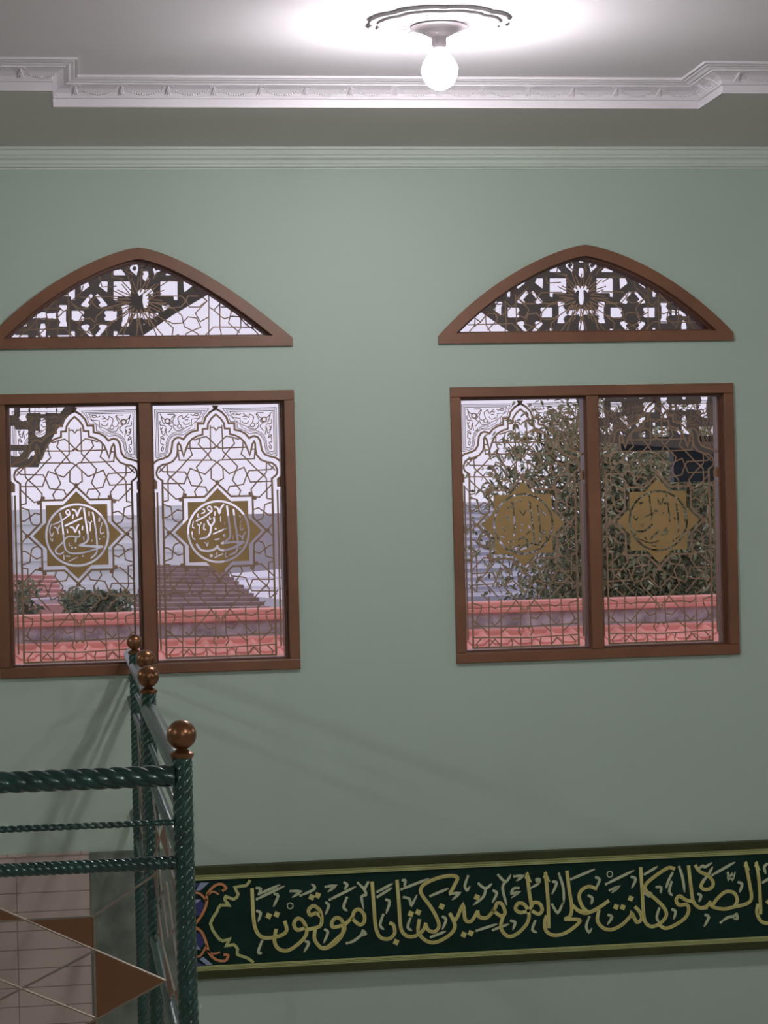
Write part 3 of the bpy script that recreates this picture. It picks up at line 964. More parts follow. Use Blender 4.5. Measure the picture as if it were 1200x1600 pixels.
T1 = (300, 1330, .19167); T2 = (500, 1330, .19167); T3 = (700, 1330, .19167); T4 = (880, 1320, .19167); T5 = (1000, 1300, .16667)
MAIN = [
    (T1, 30, [[(490, 310), (500, 520), (520, 640), (570, 700), (650, 705), (740, 680), (772, 640), (757, 575)],
              [(930, 620), (860, 642), (830, 595), (860, 548), (905, 570), (935, 640), (920, 700), (850, 770), (770, 812), (700, 790), (672, 730), (685, 640)],
              [(930, 640), (1040, 612), (1058, 545), (1040, 480), (990, 445), (950, 480), (965, 520), (1010, 505), (1045, 530)],
              [(1005, 630), (1000, 720), (1065, 792), (1150, 762), (1220, 690), (1236, 620)]]),
    (T2, 30, [[(195, 600), (110, 620), (97, 580), (130, 543), (170, 555), (200, 612), (190, 662), (130, 720), (60, 782), (0, 785)],
              [(195, 605), (260, 540), (280, 490), (320, 475), (360, 520), (358, 580), (320, 598), (262, 548)],
              [(425, 255), (440, 450), (455, 620), (490, 700), (560, 715), (608, 670), (600, 605), (572, 585)],
              [(628, 240), (645, 450), (660, 630), (710, 692), (780, 690), (840, 645), (862, 590)], [(862, 600), (885, 645), (935, 655), (970, 610), (950, 540), (900, 450), (840, 370), (820, 320), (850, 270), (950, 222), (1060, 200), (1120, 215), (1100, 270), (1062, 340)],
              [(810, 560), (800, 655), (850, 720), (920, 745), (1000, 720), (1075, 665), (1100, 600), (1060, 510)],
              [(1060, 510), (1105, 560), (1165, 440), (1183, 555), (1233, 570), (1285, 490)]]),
    (T3, 30, [[(242, 490), (255, 535), (320, 540), (380, 470), (400, 425), (440, 432), (465, 500), (435, 530), (362, 478)],
              [(450, 530), (430, 620), (480, 690), (550, 682), (630, 610), (660, 540), (655, 480)],
              [(660, 485), (590, 500), (550, 470), (572, 425), (620, 432), (660, 490)], [(670, 465), (700, 418), (750, 430), (768, 480), (740, 512), (690, 490)],
              [(645, 185), (660, 320), (682, 450)], [(795, 180), (815, 400), (822, 620)],
              [(970, 165), (990, 330), (1008, 440), (1000, 520), (955, 552)], [(955, 555), (1072, 560), (1040, 610), (950, 670), (860, 685), (800, 650), (788, 580), (802, 530)], [(1005, 430), (1070, 490), (1130, 505), (1200, 480)]]),
    (T4, 30, [[(270, 358), (210, 340), (150, 370), (130, 430), (160, 510), (200, 545)], [(110, 530), (200, 552), (290, 512), (368, 458)],
              [(290, 535), (280, 620), (330, 680), (400, 690), (480, 650), (550, 580), (562, 560), (600, 630), (640, 600), (622, 545), (588, 508)],
              [(632, 190), (645, 400), (660, 600), (700, 660), (755, 660), (812, 620), (842, 570), (820, 510), (750, 440), (680, 380), (670, 330), (730, 270), (850, 190), (905, 195)],
              [(780, 650), (830, 680), (900, 660), (990, 600), (1022, 540), (1010, 490), (945, 490), (920, 450), (950, 418), (1000, 450), (1050, 460)],
              [(1022, 175), (1040, 330), (1060, 460), (1110, 512), (1170, 512)]]),
    (T5, 34, [[(520, 315), (560, 370), (640, 410), (685, 470), (670, 522), (610, 540), (570, 510), (600, 450)], [(560, 712), (620, 700), (660, 655)],
              [(655, 670), (690, 705), (790, 722), (880, 702), (1000, 672), (1045, 620), (1030, 500), (1005, 370), (992, 290)], [(680, 690), (720, 630), (800, 562), (880, 570), (912, 640), (880, 705)],
              [(1090, 290), (1115, 450), (1130, 700), (1130, 765)], [(1105, 680), (1095, 760), (1140, 840), (1220, 850), (1290, 790), (1310, 720)], [(1330, 300), (1345, 500), (1360, 700)],
              [(1190, 660), (1250, 620), (1300, 660), (1310, 740)]])]
MARK = [
    (T1, 14, [[(545, 350), (715, 275)], [(530, 390), (752, 285)], [(528, 300), (560, 308), (545, 350)], [(675, 348), (702, 365), (665, 450)], [(532, 488), (560, 505), (540, 572)], [(570, 735), (540, 820), (567, 832)],
              [(805, 325), (882, 330), (820, 375)], [(885, 362), (985, 318), (1000, 290), (975, 270)], [(1090, 290), (1168, 282), (1110, 330)], [(1095, 420), (1115, 445), (1090, 512)], [(1085, 640), (1108, 662), (1075, 745)], [(928, 735), (952, 752), (915, 820)]]),
    (T2, 14, [[(1060, 350), (1135, 343), (1080, 395)], [(900, 365), (1045, 305)], [(470, 330), (590, 265)], [(470, 372), (585, 300)], [(80, 395), (290, 290)], [(200, 258), (222, 275), (200, 310)], [(310, 260), (360, 310), (375, 355), (340, 372), (355, 470)], [(392, 255), (360, 315)],
              [(665, 310), (885, 225)], [(675, 238), (695, 240), (688, 290)], [(685, 375), (730, 390), (745, 440), (790, 358)], [(540, 395), (568, 415), (540, 505)], [(515, 520), (490, 600), (518, 637)], [(735, 550), (715, 620), (747, 645)], [(1003, 535), (1028, 560), (998, 635)],
              [(905, 700), (1022, 655)], [(220, 750), (270, 735), (335, 685), (350, 650), (372, 675), (340, 690)], [(218, 380), (192, 455), (220, 485)]]),
    (T3, 14, [[(162, 205), (138, 280), (155, 318), (178, 288)], [(250, 265), (305, 305), (355, 268)], [(308, 300), (290, 370), (208, 437)], [(372, 322), (398, 345), (363, 417)], [(410, 195), (470, 250), (512, 193)], [(470, 250), (445, 300), (477, 437)], [(540, 205), (608, 203), (560, 242)],
              [(575, 300), (535, 305), (520, 345), (578, 335), (520, 378)], [(670, 302), (735, 265), (745, 230), (722, 232), (735, 262)], [(858, 248), (886, 262), (850, 347)], [(850, 435), (895, 502), (935, 425)], [(710, 570), (688, 640), (722, 662)], [(235, 647), (397, 595)],
              [(368, 642), (492, 595)], [(515, 567), (548, 582), (530, 637)], [(905, 185), (940, 300), (945, 420)]]),
    (T4, 14, [[(65, 280), (255, 200)], [(350, 320), (575, 210)], [(380, 370), (452, 342), (400, 388)], [(268, 265), (297, 285), (270, 352)], [(558, 262), (592, 280), (560, 352)], [(208, 415), (238, 435), (230, 482)], [(370, 572), (398, 590), (362, 648)], [(212, 590), (188, 665), (210, 712), (232, 683)],
              [(665, 240), (768, 178)], [(883, 305), (865, 380), (890, 412)], [(762, 345), (797, 348), (795, 392)], [(890, 527), (917, 545), (903, 602)], [(782, 520), (763, 590), (780, 632)], [(890, 230), (860, 290), (840, 350)], [(700, 420), (660, 385), (725, 395)]]),
    (T5, 17, [[(550, 342), (590, 318), (612, 328), (672, 290)], [(680, 402), (887, 285)], [(825, 385), (832, 440), (860, 402), (868, 440), (893, 378)], [(925, 472), (958, 490), (935, 562)], [(548, 582), (573, 600), (555, 652)], [(615, 778), (645, 800), (603, 884)], [(758, 847), (820, 802), (880, 790), (905, 770), (912, 812), (880, 812)],
              [(1190, 300), (1165, 330), (1178, 390)], [(1153, 472), (1220, 430)], [(600, 450), (640, 400), (680, 330)], [(368, 330), (400, 430), (418, 560)]])]
DOTS = [(T1, 26, [(625, 527), (690, 515), (975, 375), (1025, 360)]), (T2, 26, [(620, 740), (740, 510), (800, 497), (992, 450)]), (T3, 26, [(235, 375), (128, 680), (185, 668)]), (T4, 25, [(550, 437), (430, 505), (485, 508)])]
RINGS = [(T1, 24, [(800, 445)]), (T4, 24, [(380, 240)])]


def stroke_local(z, pts, Y, smooth=4):
    if len(pts) == 2:
        (a_, b_), (c_, d_) = pts
        pts = [(a_ + (c_ - a_) * i / 8, b_ + (d_ - b_) * i / 8) for i in range(9)]; smooth = 1
    q = smoothpts(pts, smooth)
    return onplane(px(z, [(a[0], a[1]) for a in q]), Y)


YL = PY + .0030
kk = PY / FPX
bo, bl, bc, bm_ = MB(), MB(), MB(), MB()
jj = 0
for z, w_, S in MAIN:
    for s_ in S:
        p = stroke_local(z, s_, YL)
        W_ = w_ * z[2] * kk
        jj += 7e-6
        ribbon(bo, p, W_ + .0050, YL + .0018 + jj)
        ribbon(bl, p, W_ * .94, YL - jj)
        ribbon(bc, p[3:-3] if len(p) > 12 else p, W_ * .24, YL - .0012 - jj)
for z, w_, S in MARK:
    for s_ in S:
        p = stroke_local(z, s_, YL, 3)
        jj += 7e-6
        W_ = w_ * z[2] * kk
        ribbon(bo, p, W_ * 1.4 + .0040, YL + .0018 + jj)
        ribbon(bm_, p, W_ * 1.6, YL + .0012 - jj, taper=True)
        x_, z_ = p[0]
        disc(bm_, x_, z_, W_ * .85, YL + .0003 - jj, 8)
for z, r, S in DOTS:
    for s_ in S:
        (x_, z_), = onplane(px(z, [s_]), YL)
        disc(bo, x_, z_, r * z[2] * kk * 1.45, YL + .0017, rot=.35, sq=1)
        disc(bl, x_, z_, r * z[2] * kk * 1.15, YL - .0010, rot=.35, sq=1)
for z, r, S in RINGS:
    for s_ in S:
        (x_, z_), = onplane(px(z, [s_]), YL); R_ = r * z[2] * kk
        ribbon(bm_, [(x_ + R_ * math.cos(a), z_ + R_ * math.sin(a)) for a in np.linspace(0, 2 * PI, 14)[:-1]], .0035, YL, closed=True)
for (z, heads) in ((T5, [(992, 285), (1090, 285)]), (T3, [(645, 182), (795, 178)])):
    for (hx, hy) in heads:
        p = onplane(px(z, [(hx - 22, hy + 35), (hx + 2, hy - 18), (hx + 40, hy + 75), (hx + 8, hy + 60)]), YL)
        bl.add([(a, YL - .0006, c_) for a, c_ in p], [(0, 1, 2, 3)])
bo.build('letter_outline', M['outline'], pan)
lt = bl.build('lettering', M['gold'], pan)
cr_ = bc.build('letter_core', M['ochre'], lt)
vm_ = bm_.build('vowel_marks', M['pale'], pan)
# left end ornament
b1, b2, b3, b4 = MB(), MB(), MB(), MB()
p = stroke_local(T1, [(470, 240), (440, 280), (350, 295), (377, 350), (340, 392), (275, 368), (270, 402), (302, 442), (232, 440), (200, 500), (150, 590), (200, 690), (250, 732), (307, 715), (280, 770), (340, 762), (372, 800), (370, 842), (450, 870), (497, 905)], YL, 2)
ribbon(b1, p, .0095, YL)
for s_, w_ in (([(20, 600), (80, 520), (118, 430), (125, 350), (180, 285), (240, 268), (278, 300), (250, 322)], .0085), ([(125, 360), (170, 330), (215, 350)], .006), ([(20, 615), (80, 660), (118, 750), (140, 830), (200, 885), (270, 892), (295, 850), (262, 842)], .0085),
               ([(125, 810), (170, 835), (225, 825)], .006), ([(20, 335), (70, 350), (118, 400)], .007), ([(20, 860), (70, 850), (118, 770)], .007)):
    ribbon(b2, stroke_local(T1, s_, YL, 4), w_, YL - .0006)
for (cx_, cz_) in ((28, 460), (28, 735)):
    (x_, z_), = onplane(px(T1, [(cx_, cz_)]), YL); b3 = MB(); disc(b3, x_, z_, .028, YL + .0018, 20); b3.build('ornament_field', M['blue'], pan)
for q in ([(15, 260), (100, 262), (20, 300)], [(20, 935), (110, 935), (20, 890)]):
    pp = onplane(px(T1, q), YL); b3 = MB(); b3.add([(a, YL + .0008, c_) for a, c_ in pp], [(0, 1, 2)]); b3.build('ornament_field', M['blue'], pan)
for q in ([(70, 255), (140, 255), (70, 320), (30, 322)], [(90, 860), (170, 925), (120, 930), (60, 880)], [(30, 395), (75, 395), (30, 430)], [(30, 750), (75, 805), (30, 800)]):
    pp = onplane(px(T1, q), YL); b4 = MB(); b4.add([(a, YL - .0009, c_) for a, c_ in pp], [tuple(range(len(pp)))]); b4.build('ornament_petal', M['lav'], pan)
b1.build('scalloped_line', M['line'], pan); b2.build('scroll_ornament', M['orange'], pan)


# ------------------------------------------------------------ lamps
def lamp(x, y, label, bm, big=True):
    root = empty('ceiling_lamp', (x, y, CEIL)); tag(root, label, 'ceiling lamp', 'lit bulbs on plaster ceiling roses')
    lob = lambda a: .975 + .07 * abs(math.sin(4 * a + .4)) ** .7 - .02 * max(0, math.cos(16 * a + .8)) ** 3
    b = MB(); R = .176
    b.lathe([(R, CEIL), (R, CEIL - .009), (R * .965, CEIL - .0095), (R * .93, CEIL - .008), (R * .885, CEIL - .0065), (R * .88, CEIL - .0135), (R * .86, CEIL - .0145), (R * .80, CEIL - .013), (R * .5, CEIL - .012), (.06, CEIL - .013), (.001, CEIL - .013)], x, y, 128, lob)
    for k in range(16):
        a = 2 * PI * k / 16
        c_, s_ = math.cos(a), math.sin(a)
        b.tube([(x + r * c_, y + r * s_, CEIL - .0125) for r in (.082, .095, .108, .120)], [.001, .0035, .003, .001], 6)
        b.sphere((x + .128 * c_, y + .128 * s_, CEIL - .013), .0035, 6, 4)
    b.build('ceiling_rose', M['white'], root, smooth=True)
    b = MB()
    z = CEIL - .012
    b.lathe([(.050, z), (.072, z - .001), (.0735, z - .004), (.066, z - .0075), (.052, z - .009), (.0445, z - .011), (.040, z - .018), (.026, z - .026), (.0195, z - .0285), (.0185, z - .040), (.0195, z - .048), (.0135, z - .056), (.001, z - .056)], x, y, 40)
    b.build('lamp_holder', M['holder'], root, smooth=True)
    b = MB()
    zt2 = z - .055; 
    zt2 += .002
    b.lathe([(.0125, zt2), (.0135, zt2 - .004), (.020, zt2 - .012), (.030, zt2 - .022), (.0385, zt2 - .034), (.0440, zt2 - .044), (.0468, zt2 - .0545), (.001, zt2 - .0545)], x, y, 28)
    b.build('bulb_neck', M['glow'], root, smooth=True)
    b = MB(); rr = .0470; zc_ = zt2 - .0565  # globe widened to stand in for the glow round the bulb
    prof = [(.0469, zt2 - .0547)] + [(max(1e-4, rr * math.cos(PI / 2 * i / 8)), zc_ - rr * 1.15 * math.sin(PI / 2 * i / 8)) for i in range(9)]
    b.lathe(prof, x, y, 20)
    o = b.build('bulb', bm, root, smooth=True); o['label'] = 'lit white bulb'


lp = at(683, 43, 5.5)
lamp(lp.x + .004, 5.5, 'lit bulb on a scalloped plaster rose in the middle of the ceiling', M['bulb'])
for i, (x, y) in enumerate([(lp.x - 4.55, 5.5), (lp.x + 4.55, 5.5), (lp.x - 4.55, 1.2), (1.72, 1.2), (lp.x + 4.55, 1.2), (lp.x, -2.8)]):  # unseen lamps; all but the first are added to brighten the wall
    lamp(x, y, ['lit bulb on a plaster rose left of the railing end', 'added unseen lit bulb on a plaster rose right of the windows', 'added unseen lit bulb on a plaster rose to the left of the camera', 'added unseen lit bulb on a plaster rose just before the camera',
                'added unseen lit bulb on a plaster rose to the right of the camera', 'added unseen lit bulb on a plaster rose behind the camera'][i], M['bulb2'])

# ------------------------------------------------------------ outside: porch fretwork
FY = 8.1
FK = FY / FPX
# openings of one half motif, (dx, dy) in photo pixels from the centre of a cross, x in 0..80, y mirrored
OPEN = [
    [(-4, -36), (4, -36), (5, -22), (3, -12), (-3, -12), (-5, -22)], [(-4, -6), (4, -6), (5, 0), (-5, 0)],
    [(0, -41), (8, -43), (13, -36), (10, -30), (4, -36), (0, -36)],
    [(5, -3), (12, -5), (12, 0), (5, 0)], [(13, -4), (20, -5), (20, 0), (13, 0)],
    [(25, -17), (38, -17), (37, -10), (31, -5), (26, -12)], [(21, -4), (26, -6), (36, 0), (36, 9), (26, 9), (25, 3)],
    [(23, -54), (50, -54), (50, -24), (44, -24), (44, -30), (23, -30)],
    [(30, -63), (38, -73), (50, -71), (50, -63)], [(11, -78), (17, -70), (26, -78), (23, -70), (14, -62)],
    [(-4, -70), (4, -70), (5, -58), (0, -53), (-5, -58)],
    [(45, -8), (63, -8), (65, -4), (62, 0), (45, 0)],
    [(59, -54), (70, -54), (73, -46), (60, -36)], [(60, -18), (75, -35), (79, -31), (70, -20), (74, -17), (70, -13), (60, -15)],
]


def motif_polys(cx_, cy_, nx, ny, X0):
    """list of opening polygons in photo pixels around the cross centre"""
    out = []
    for i in range(nx[0], nx[1]):
        for j in range(ny[0], ny[1]):
            ox = cx_ + 80.3 * i * 2; oy = cy_ + 148 * j
            for P in OPEN:
                for sx_ in (-1, 1):
                    for sz_ in (-1, 1):
                        if sx_ < 0 and min(p[0] for p in P) < 0: continue
                        out.append([(ox + sx_ * p[0], oy + sz_ * p[1]) for p in P])
    return out


def polyfield(P, X, Z):
    """signed distance to polygon (numpy)"""
    n = len(P); d = np.full(X.shape, 1e9); ins = np.zeros(X.shape, bool)
    for i in range(n):
        x1, z1 = P[i]; x2, z2 = P[(i + 1) % n]
        d = np.minimum(d, sd_seg(X, Z, (x1, z1), (x2, z2), 0))
        c = ((z1 > Z) != (z2 > Z)) & (X < (x2 - x1) * (Z - z1) / (z2 - z1 + 1e-12) + x1)
        ins ^= c
    return np.where(ins, -d, d)


def screen(name, label, region, centre, nx, ny):
    """fretwork in photo pixel units, then unprojected to the plane FY"""
    xs_ = [p[0] for p in region]; ys_ = [p[1] for p in region]
    polys = motif_polys(centre[0], centre[1], nx, ny, 0)

    def fun(X, Z):
        reg = polyfield(region, X, Z)
        cut = np.full(X.shape, 9.0)
        for P in polys:
            x0, x1 = min(p[0] for p in P) - 3, max(p[0] for p in P) + 3
            z0, z1 = min(p[1] for p in P) - 3, max(p[1] for p in P) + 3
            i0, i1 = np.searchsorted(X[0], [x0, x1]); j0, j1 = np.searchsorted(Z[:, 0], [z0, z1])
            if i1 <= i0 or j1 <= j0: continue
            sl = (slice(j0, j1), slice(i0, i1))
            cut[sl] = np.minimum(cut[sl], polyfield(P, X[sl], Z[sl]))
        cut = np.maximum(cut, reg + 13)       # solid rim of the arch
        return np.maximum(reg, -cut)
    b = MB(); field_mesh(b, fun, min(xs_) - 2, max(xs_) + 2, min(ys_) - 2, max(ys_) + 2, 1.6, 0, th=1.0)
    o0 = at(600, 600, FY)
    vv = []
    for x, y, z in b.v:
        q = at(x, z, FY); vv.append((q.x, FY + .018 * y, q.z))
    b.v = vv
    o = b.build(name, M['fret'])
    tag(o, label, 'fretwork'); return o


TOPY = 372
screen('fretwork_screen', 'dark brown cut-out porch screen behind the left arched window', [(-60, TOPY), (450, TOPY), (400, 414), (345, 448), (270, 492), (215, 530), (160, 586), (115, 640), (88, 673), (64, 718), (60, 730), (-60, 730)], (67, 493), (-1, 4), (-1, 3))
screen('fretwork_screen', 'dark brown cut-out porch screen behind the right arched window', [(640, TOPY), (1260, TOPY), (1260, 560), (1260, 712), (1130, 712), (1060, 700), (932, 690), (900, 620), (850, 562), (800, 520), (750, 485), (690, 430)], (909, 488), (-2, 3), (-1, 3))
# porch beam across the head of the screens and its roof
b = MB()
q0 = at(-120, 372, FY); q1 = at(1320, 372, FY)
b.box(q0.x - .6, q1.x + .6, FY - .05, FY + .05, q0.z, q0.z + .14)
o = b.build('porch_beam', M['fret']); tag(o, 'dark brown beam outside, above the cut-out porch screens', 'beam')
for (xx, lab) in ((at(-110, 700, FY).x, 'dark porch post outside, left of the left window'), (at(1262, 700, FY).x + .08, 'dark porch post outside, right of the right window')):
    b = MB(); b.box(xx - .05, xx + .05, FY - .05, FY + .05, -3.0, q0.z)
    o = b.build('porch_post', M['fret']); tag(o, lab, 'post')
b = MB()
a0 = at(968, 684, 8.3); a1 = at(1052, 703, 8.3); b.box(a0.x, a1.x + .5, 8.28, 8.34, a1.z, a0.z)
a0 = at(1050, 700, 8.3); a1 = at(1105, 752, 8.3); b.box(a0.x, a1.x + .3, 8.281, 8.339, a1.z, a0.z)
o = b.build('porch_bracket', M['blackbeam']); tag(o, 'stepped blue-black beam end outside, behind the last window pane', 'beam')


# ------------------------------------------------------------ outside: roofs and houses
def tiled_roof(mb, x0, x1, yf, zf, yb, zb_, pitch, rad, courses, th=.03):
    """barrel tile roof rising away from the viewer: (yf, zf) is the low front edge"""
    nb = int((x1 - x0) / pitch)
    dy = (yb - yf) / courses; dz = (zb_ - zf) / courses
    for c in range(courses):
        y0 = yf + c * dy; z0 = zf + c * dz
        y1 = y0 + dy * 1.15; z1 = z0 + dz * 1.15 - .004
        ns_ = 14
        vs = []; row = []
        for i in range(nb):
            for k in range(ns_):
                u = k / ns_
                if u < .42: h = rad * math.sin(PI * u / .42)
                else: h = -rad * .15 * math.sin(PI * (u - .42) / .58)
                row.append((x0 + (i + u) * pitch, h))
        n_ = len(row)
        vs = [(x, y0, z0 + th + h) for x, h in row] + [(x, y1, z1 + th * .55 + h) for x, h in row] + [(x, y0 + .002, z0 + h) for x, h in row]
        fs = [(i, i + 1, i + 1 + n_, i + n_) for i in range(n_ - 1)] + [(i, i + 1, i + 1 + 2 * n_, i + 2 * n_) for i in range(n_ - 1)]
        mb.add(vs, fs)


# near lean-to roof with terracotta tiles, pebble dashed upstand and red coping
RY = 11.6
rf = empty('tiled_parapet', (1.5, 12, -1.5))
tag(rf, 'terracotta tiled parapet roof with a grey pebble strip just outside all windows', 'roof')
pr1 = at(600, 1020, RY)
zf = at(560, 1043, RY).z
b = MB()
zA = at(560, 1016 + 0, RY).z
x0_, x1_ = -2.0, 6.5
yst = RY
zS = at(560, 1050, RY - .30).z
tiled_roof(b, x0_, x1_, RY - .30, at(560, 1040, RY - .30).z, RY + .30, at(560, 997, RY + .30).z, .127, .022, 2, .022)
b.build('roof_tiles', M['terra'], rf)
b = MB(); b.box(x0_, x1_, RY + .22, RY + .31, at(560, 1014, RY + .26).z, at(560, 989, RY + .26).z); b.build('mortar_fillet', M['terra'], rf, bevel=.01)
yb_ = RY + .30
b = MB(); b.box(x0_, x1_, yb_, yb_ + .16, at(560, 1010, yb_).z, at(560, 963, yb_).z); b.build('pebble_strip', M['pebble'], rf)
b = MB(); zc0 = at(560, 964, yb_).z; zc1 = at(560, 947, yb_).z
b.box(x0_, x1_, yb_ - .03, yb_ + .22, zc0, zc0 + (zc1 - zc0) * .45); b.box(x0_, x1_, yb_ - .01, yb_ + .20, zc0 + (zc1 - zc0) * .45, zc1)
b.build('coping', M['terra'], rf, bevel=.006)
b = MB(); b.box(x0_, x1_, RY - .05, yb_ + .15, -3.0, at(560, 1046, RY).z - .12); b.build('parapet_wall', M['pebble'], rf)


def roof_slope(name, label, pts, Y0, Y1, m, rows, parent=None, lip=.03):
    """pts: px quad (bl, br, tr, tl); lower edge at Y0, upper edge at Y1, with stepped courses"""
    bl, br, tr, tl = pts
    A0, B0 = at(*bl, Y0), at(*br, Y0); B1, A1 = at(*tr, Y1), at(*tl, Y1)
    b = MB()
    for i in range(rows):
        t0, t1 = i / rows, (i + 1) / rows
        p, q = A0.lerp(A1, t0), B0.lerp(B1, t0); r, s_ = B0.lerp(B1, t1), A0.lerp(A1, t1)
        up = Vector((0, 0, lip))
        b.add([p, q, q + up, p + up, r, s_], [(0, 1, 2, 3), (3, 2, 4, 5)])
    b.add([A0, B0, B1, A1, A0 - Vector((0, 0, .3)), B0 - Vector((0, 0, .3)), B1 - Vector((0, 0, .3)), A1 - Vector((0, 0, .3))], [(4, 5, 6, 7), (0, 1, 5, 4), (1, 2, 6, 5), (2, 3, 7, 6), (3, 0, 4, 7)])
    o = b.build(name, m, parent)
    return o


def house(name, label, cat, walls, roofs):
    Y = min(w_[4] for w_ in walls) if walls else 16
    base = at(400, 1000, Y)
    r = empty(name, (base.x, Y, -4)); tag(r, label, cat)
    for (xa_, ya_, xb_, yb2, Y_, dep, m) in walls:
        a = at(xa_, ya_, Y_); c = at(xb_, yb2, Y_)
        b = MB(); b.box(a.x, c.x, Y_, Y_ + dep, -4.0, a.z); b.build('wall', m, r)
    for args in roofs:
        o = roof_slope('roof', '', *args, parent=r)
    return r


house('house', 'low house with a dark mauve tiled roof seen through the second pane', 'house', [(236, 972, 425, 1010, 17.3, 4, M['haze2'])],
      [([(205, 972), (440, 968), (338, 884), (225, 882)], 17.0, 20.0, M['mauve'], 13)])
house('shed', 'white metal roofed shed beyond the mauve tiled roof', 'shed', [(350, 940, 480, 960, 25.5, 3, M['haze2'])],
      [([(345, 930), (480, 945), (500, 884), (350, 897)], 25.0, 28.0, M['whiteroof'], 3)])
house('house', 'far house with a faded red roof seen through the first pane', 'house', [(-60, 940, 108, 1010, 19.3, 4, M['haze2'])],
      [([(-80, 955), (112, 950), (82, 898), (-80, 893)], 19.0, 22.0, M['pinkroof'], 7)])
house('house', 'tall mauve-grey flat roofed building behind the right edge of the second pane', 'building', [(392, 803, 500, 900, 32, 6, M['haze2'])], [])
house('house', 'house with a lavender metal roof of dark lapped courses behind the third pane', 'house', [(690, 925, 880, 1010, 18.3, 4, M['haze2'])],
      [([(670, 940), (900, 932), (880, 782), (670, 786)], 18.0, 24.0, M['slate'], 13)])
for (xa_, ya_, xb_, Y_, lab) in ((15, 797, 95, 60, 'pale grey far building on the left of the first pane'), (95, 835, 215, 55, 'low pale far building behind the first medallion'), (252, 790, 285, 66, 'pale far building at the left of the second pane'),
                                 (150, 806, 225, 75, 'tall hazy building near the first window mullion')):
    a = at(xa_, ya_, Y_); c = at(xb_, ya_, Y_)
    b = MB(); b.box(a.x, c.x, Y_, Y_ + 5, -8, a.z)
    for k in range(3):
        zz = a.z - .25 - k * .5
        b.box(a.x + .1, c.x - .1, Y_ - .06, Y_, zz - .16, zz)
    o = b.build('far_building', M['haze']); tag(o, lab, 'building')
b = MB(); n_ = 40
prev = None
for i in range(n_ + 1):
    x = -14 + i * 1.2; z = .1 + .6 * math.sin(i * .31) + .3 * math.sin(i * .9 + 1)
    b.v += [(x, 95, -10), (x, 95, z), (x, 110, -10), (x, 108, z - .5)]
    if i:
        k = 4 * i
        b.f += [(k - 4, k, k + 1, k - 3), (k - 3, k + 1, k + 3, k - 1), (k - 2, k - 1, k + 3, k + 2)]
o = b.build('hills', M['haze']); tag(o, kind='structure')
b = MB(); b.box(-60, 90, D + .6, 140, -3.2, -3.0); o = b.build('ground', M['ground']); tag(o, kind='structure')


# ------------------------------------------------------------ outside: tree and shrubs
def leaf(mb, p, d, L, W_, rnd):
    d = d.normalized(); s = d.cross(Vector((rnd.uniform(-1, 1), rnd.uniform(-1, 1), rnd.uniform(-.2, 1))))
    if s.length < .1: s = Vector((1, 0, 0))
    s.normalize(); nn = s.cross(d)
    mid = p + d * L * .5 + nn * L * .06
    tip = p + d * L - Vector((0, 0, L * .12))
    mb.add([p, p + d * L * .3 + s * W_ * .85, mid + s * W_, tip, mid - s * W_, p + d * L * .3 - s * W_ * .85], [(0, 1, 2, 3), (0, 3, 4, 5)])


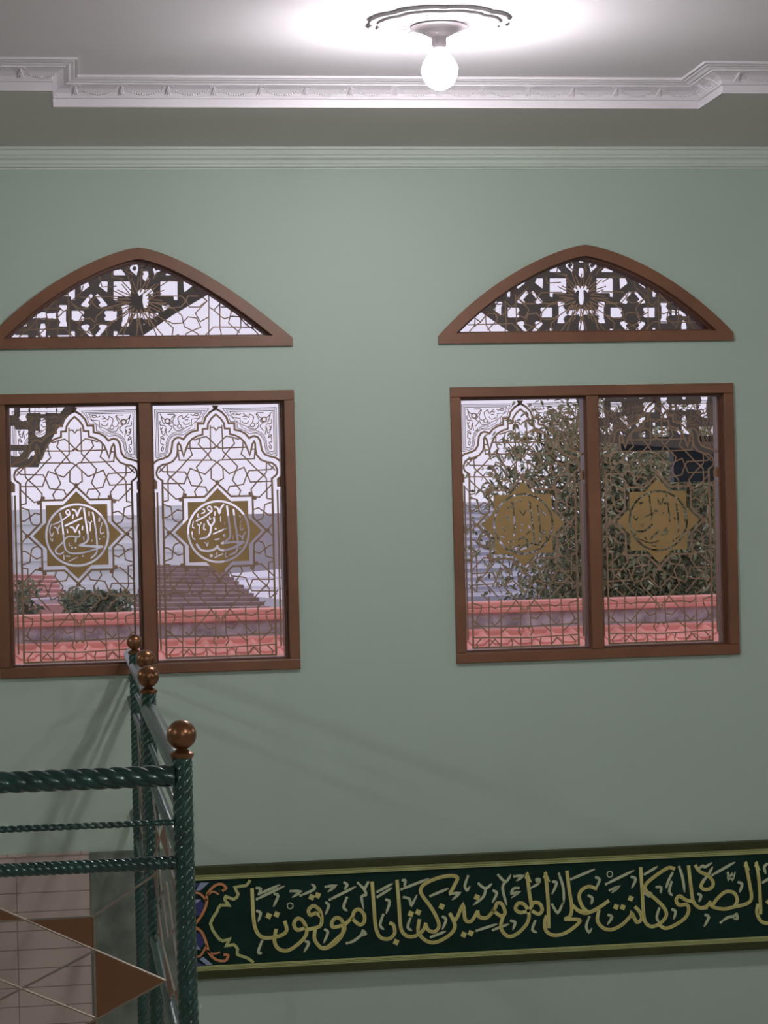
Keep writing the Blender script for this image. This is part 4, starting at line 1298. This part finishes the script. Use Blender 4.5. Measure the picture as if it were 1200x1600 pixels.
rnd = random.Random(3)
tr = empty('tree', (3.9, 13.7, -3.0))
tag(tr, 'leafy dark olive tree outside, filling most of the right window', 'tree')
tx = at(1040, 900, 13.7).x
b = MB(); b.tube([(tx, 13.7, -3.0), (tx + .03, 13.72, -1.6), (tx - .02, 13.7, -.6), (tx, 13.75, .1)], [.09, .075, .06, .03], 10)
b.build('trunk', M['bark'], tr, smooth=True)
bb = MB(); bf = MB()
clus = []
for i in range(62):
    # crown outline in the photograph: denser to the right, thinning to the upper left
    while True:
        X_ = rnd.uniform(790, 1190); Y_ = rnd.uniform(668, 955)
        lim = 668 if X_ > 905 else 720 + (905 - X_) * .9
        if Y_ > lim + 12 and not (X_ < 860 and Y_ > 905): break
    yy = rnd.uniform(13.2, 14.4)
    clus.append(at(X_, Y_, yy))
for (X_, Y_) in ((815, 700), (840, 690), (860, 740), (812, 770), (800, 800), (850, 910), (870, 680), (795, 745), (885, 650), (905, 655), (895, 700)):
    clus.append(at(X_, Y_, 13.4))
for c_ in clus:
    st = Vector((tx, 13.7, max(-1.4, min(.0, c_.z - .35))))
    mid = st.lerp(c_, .55) + Vector((0, 0, .05))
    bb.tube([st, mid, c_], [.014, .008, .003], 5, cap=False)
sparse = len(clus) - 11
for ci, c_ in enumerate(clus):
    nl = 330 if ci < sparse else 110
    sp_ = .19 if ci < sparse else .11
    for k in range(nl):
        p = c_ + Vector((rnd.gauss(0, sp_), rnd.gauss(0, sp_), rnd.gauss(0, sp_ * .85)))
        if ci >= sparse or True:
            d = Vector((rnd.uniform(-1, 1), rnd.uniform(-1, 1), rnd.uniform(-1.2, .35)))
        leaf(bf, p, d, rnd.uniform(.035, .085), rnd.uniform(.007, .013), rnd)
bb.build('branches', M['bark'], tr)
fo = bf.build('foliage', M['leaf'], tr); fo['kind'] = 'stuff'

for (xa_, xb_, ya_, yb2, Yv, lab) in ((100, 200, 922, 955, 13.6, 'dark low shrub beyond the parapet in the first pane'), (20, 60, 905, 955, 14.5, 'small shrub at the left edge of the first pane')):
    s = empty('shrub', tuple(at((xa_ + xb_) / 2, 1000, Yv))); tag(s, lab, 'shrub')
    b = MB(); c0 = at((xa_ + xb_) / 2, 940, Yv)
    b.tube([(c0.x, Yv, -3.0), (c0.x, Yv, c0.z)], [.04, .02], 6); b.build('stem', M['bark'], s)
    b = MB()
    for k in range(700 if xb_ > 100 else 160):
        p = at(rnd.uniform(xa_, xb_), rnd.uniform(ya_ + 6, yb2 + 15), Yv + rnd.uniform(-.25, .25))
        leaf(b, p, Vector((rnd.uniform(-1, 1), rnd.uniform(-1, 1), rnd.uniform(-.3, 1))), rnd.uniform(.04, .08), .013, rnd)
    o = b.build('foliage', M['shrub'], s); o['kind'] = 'stuff'
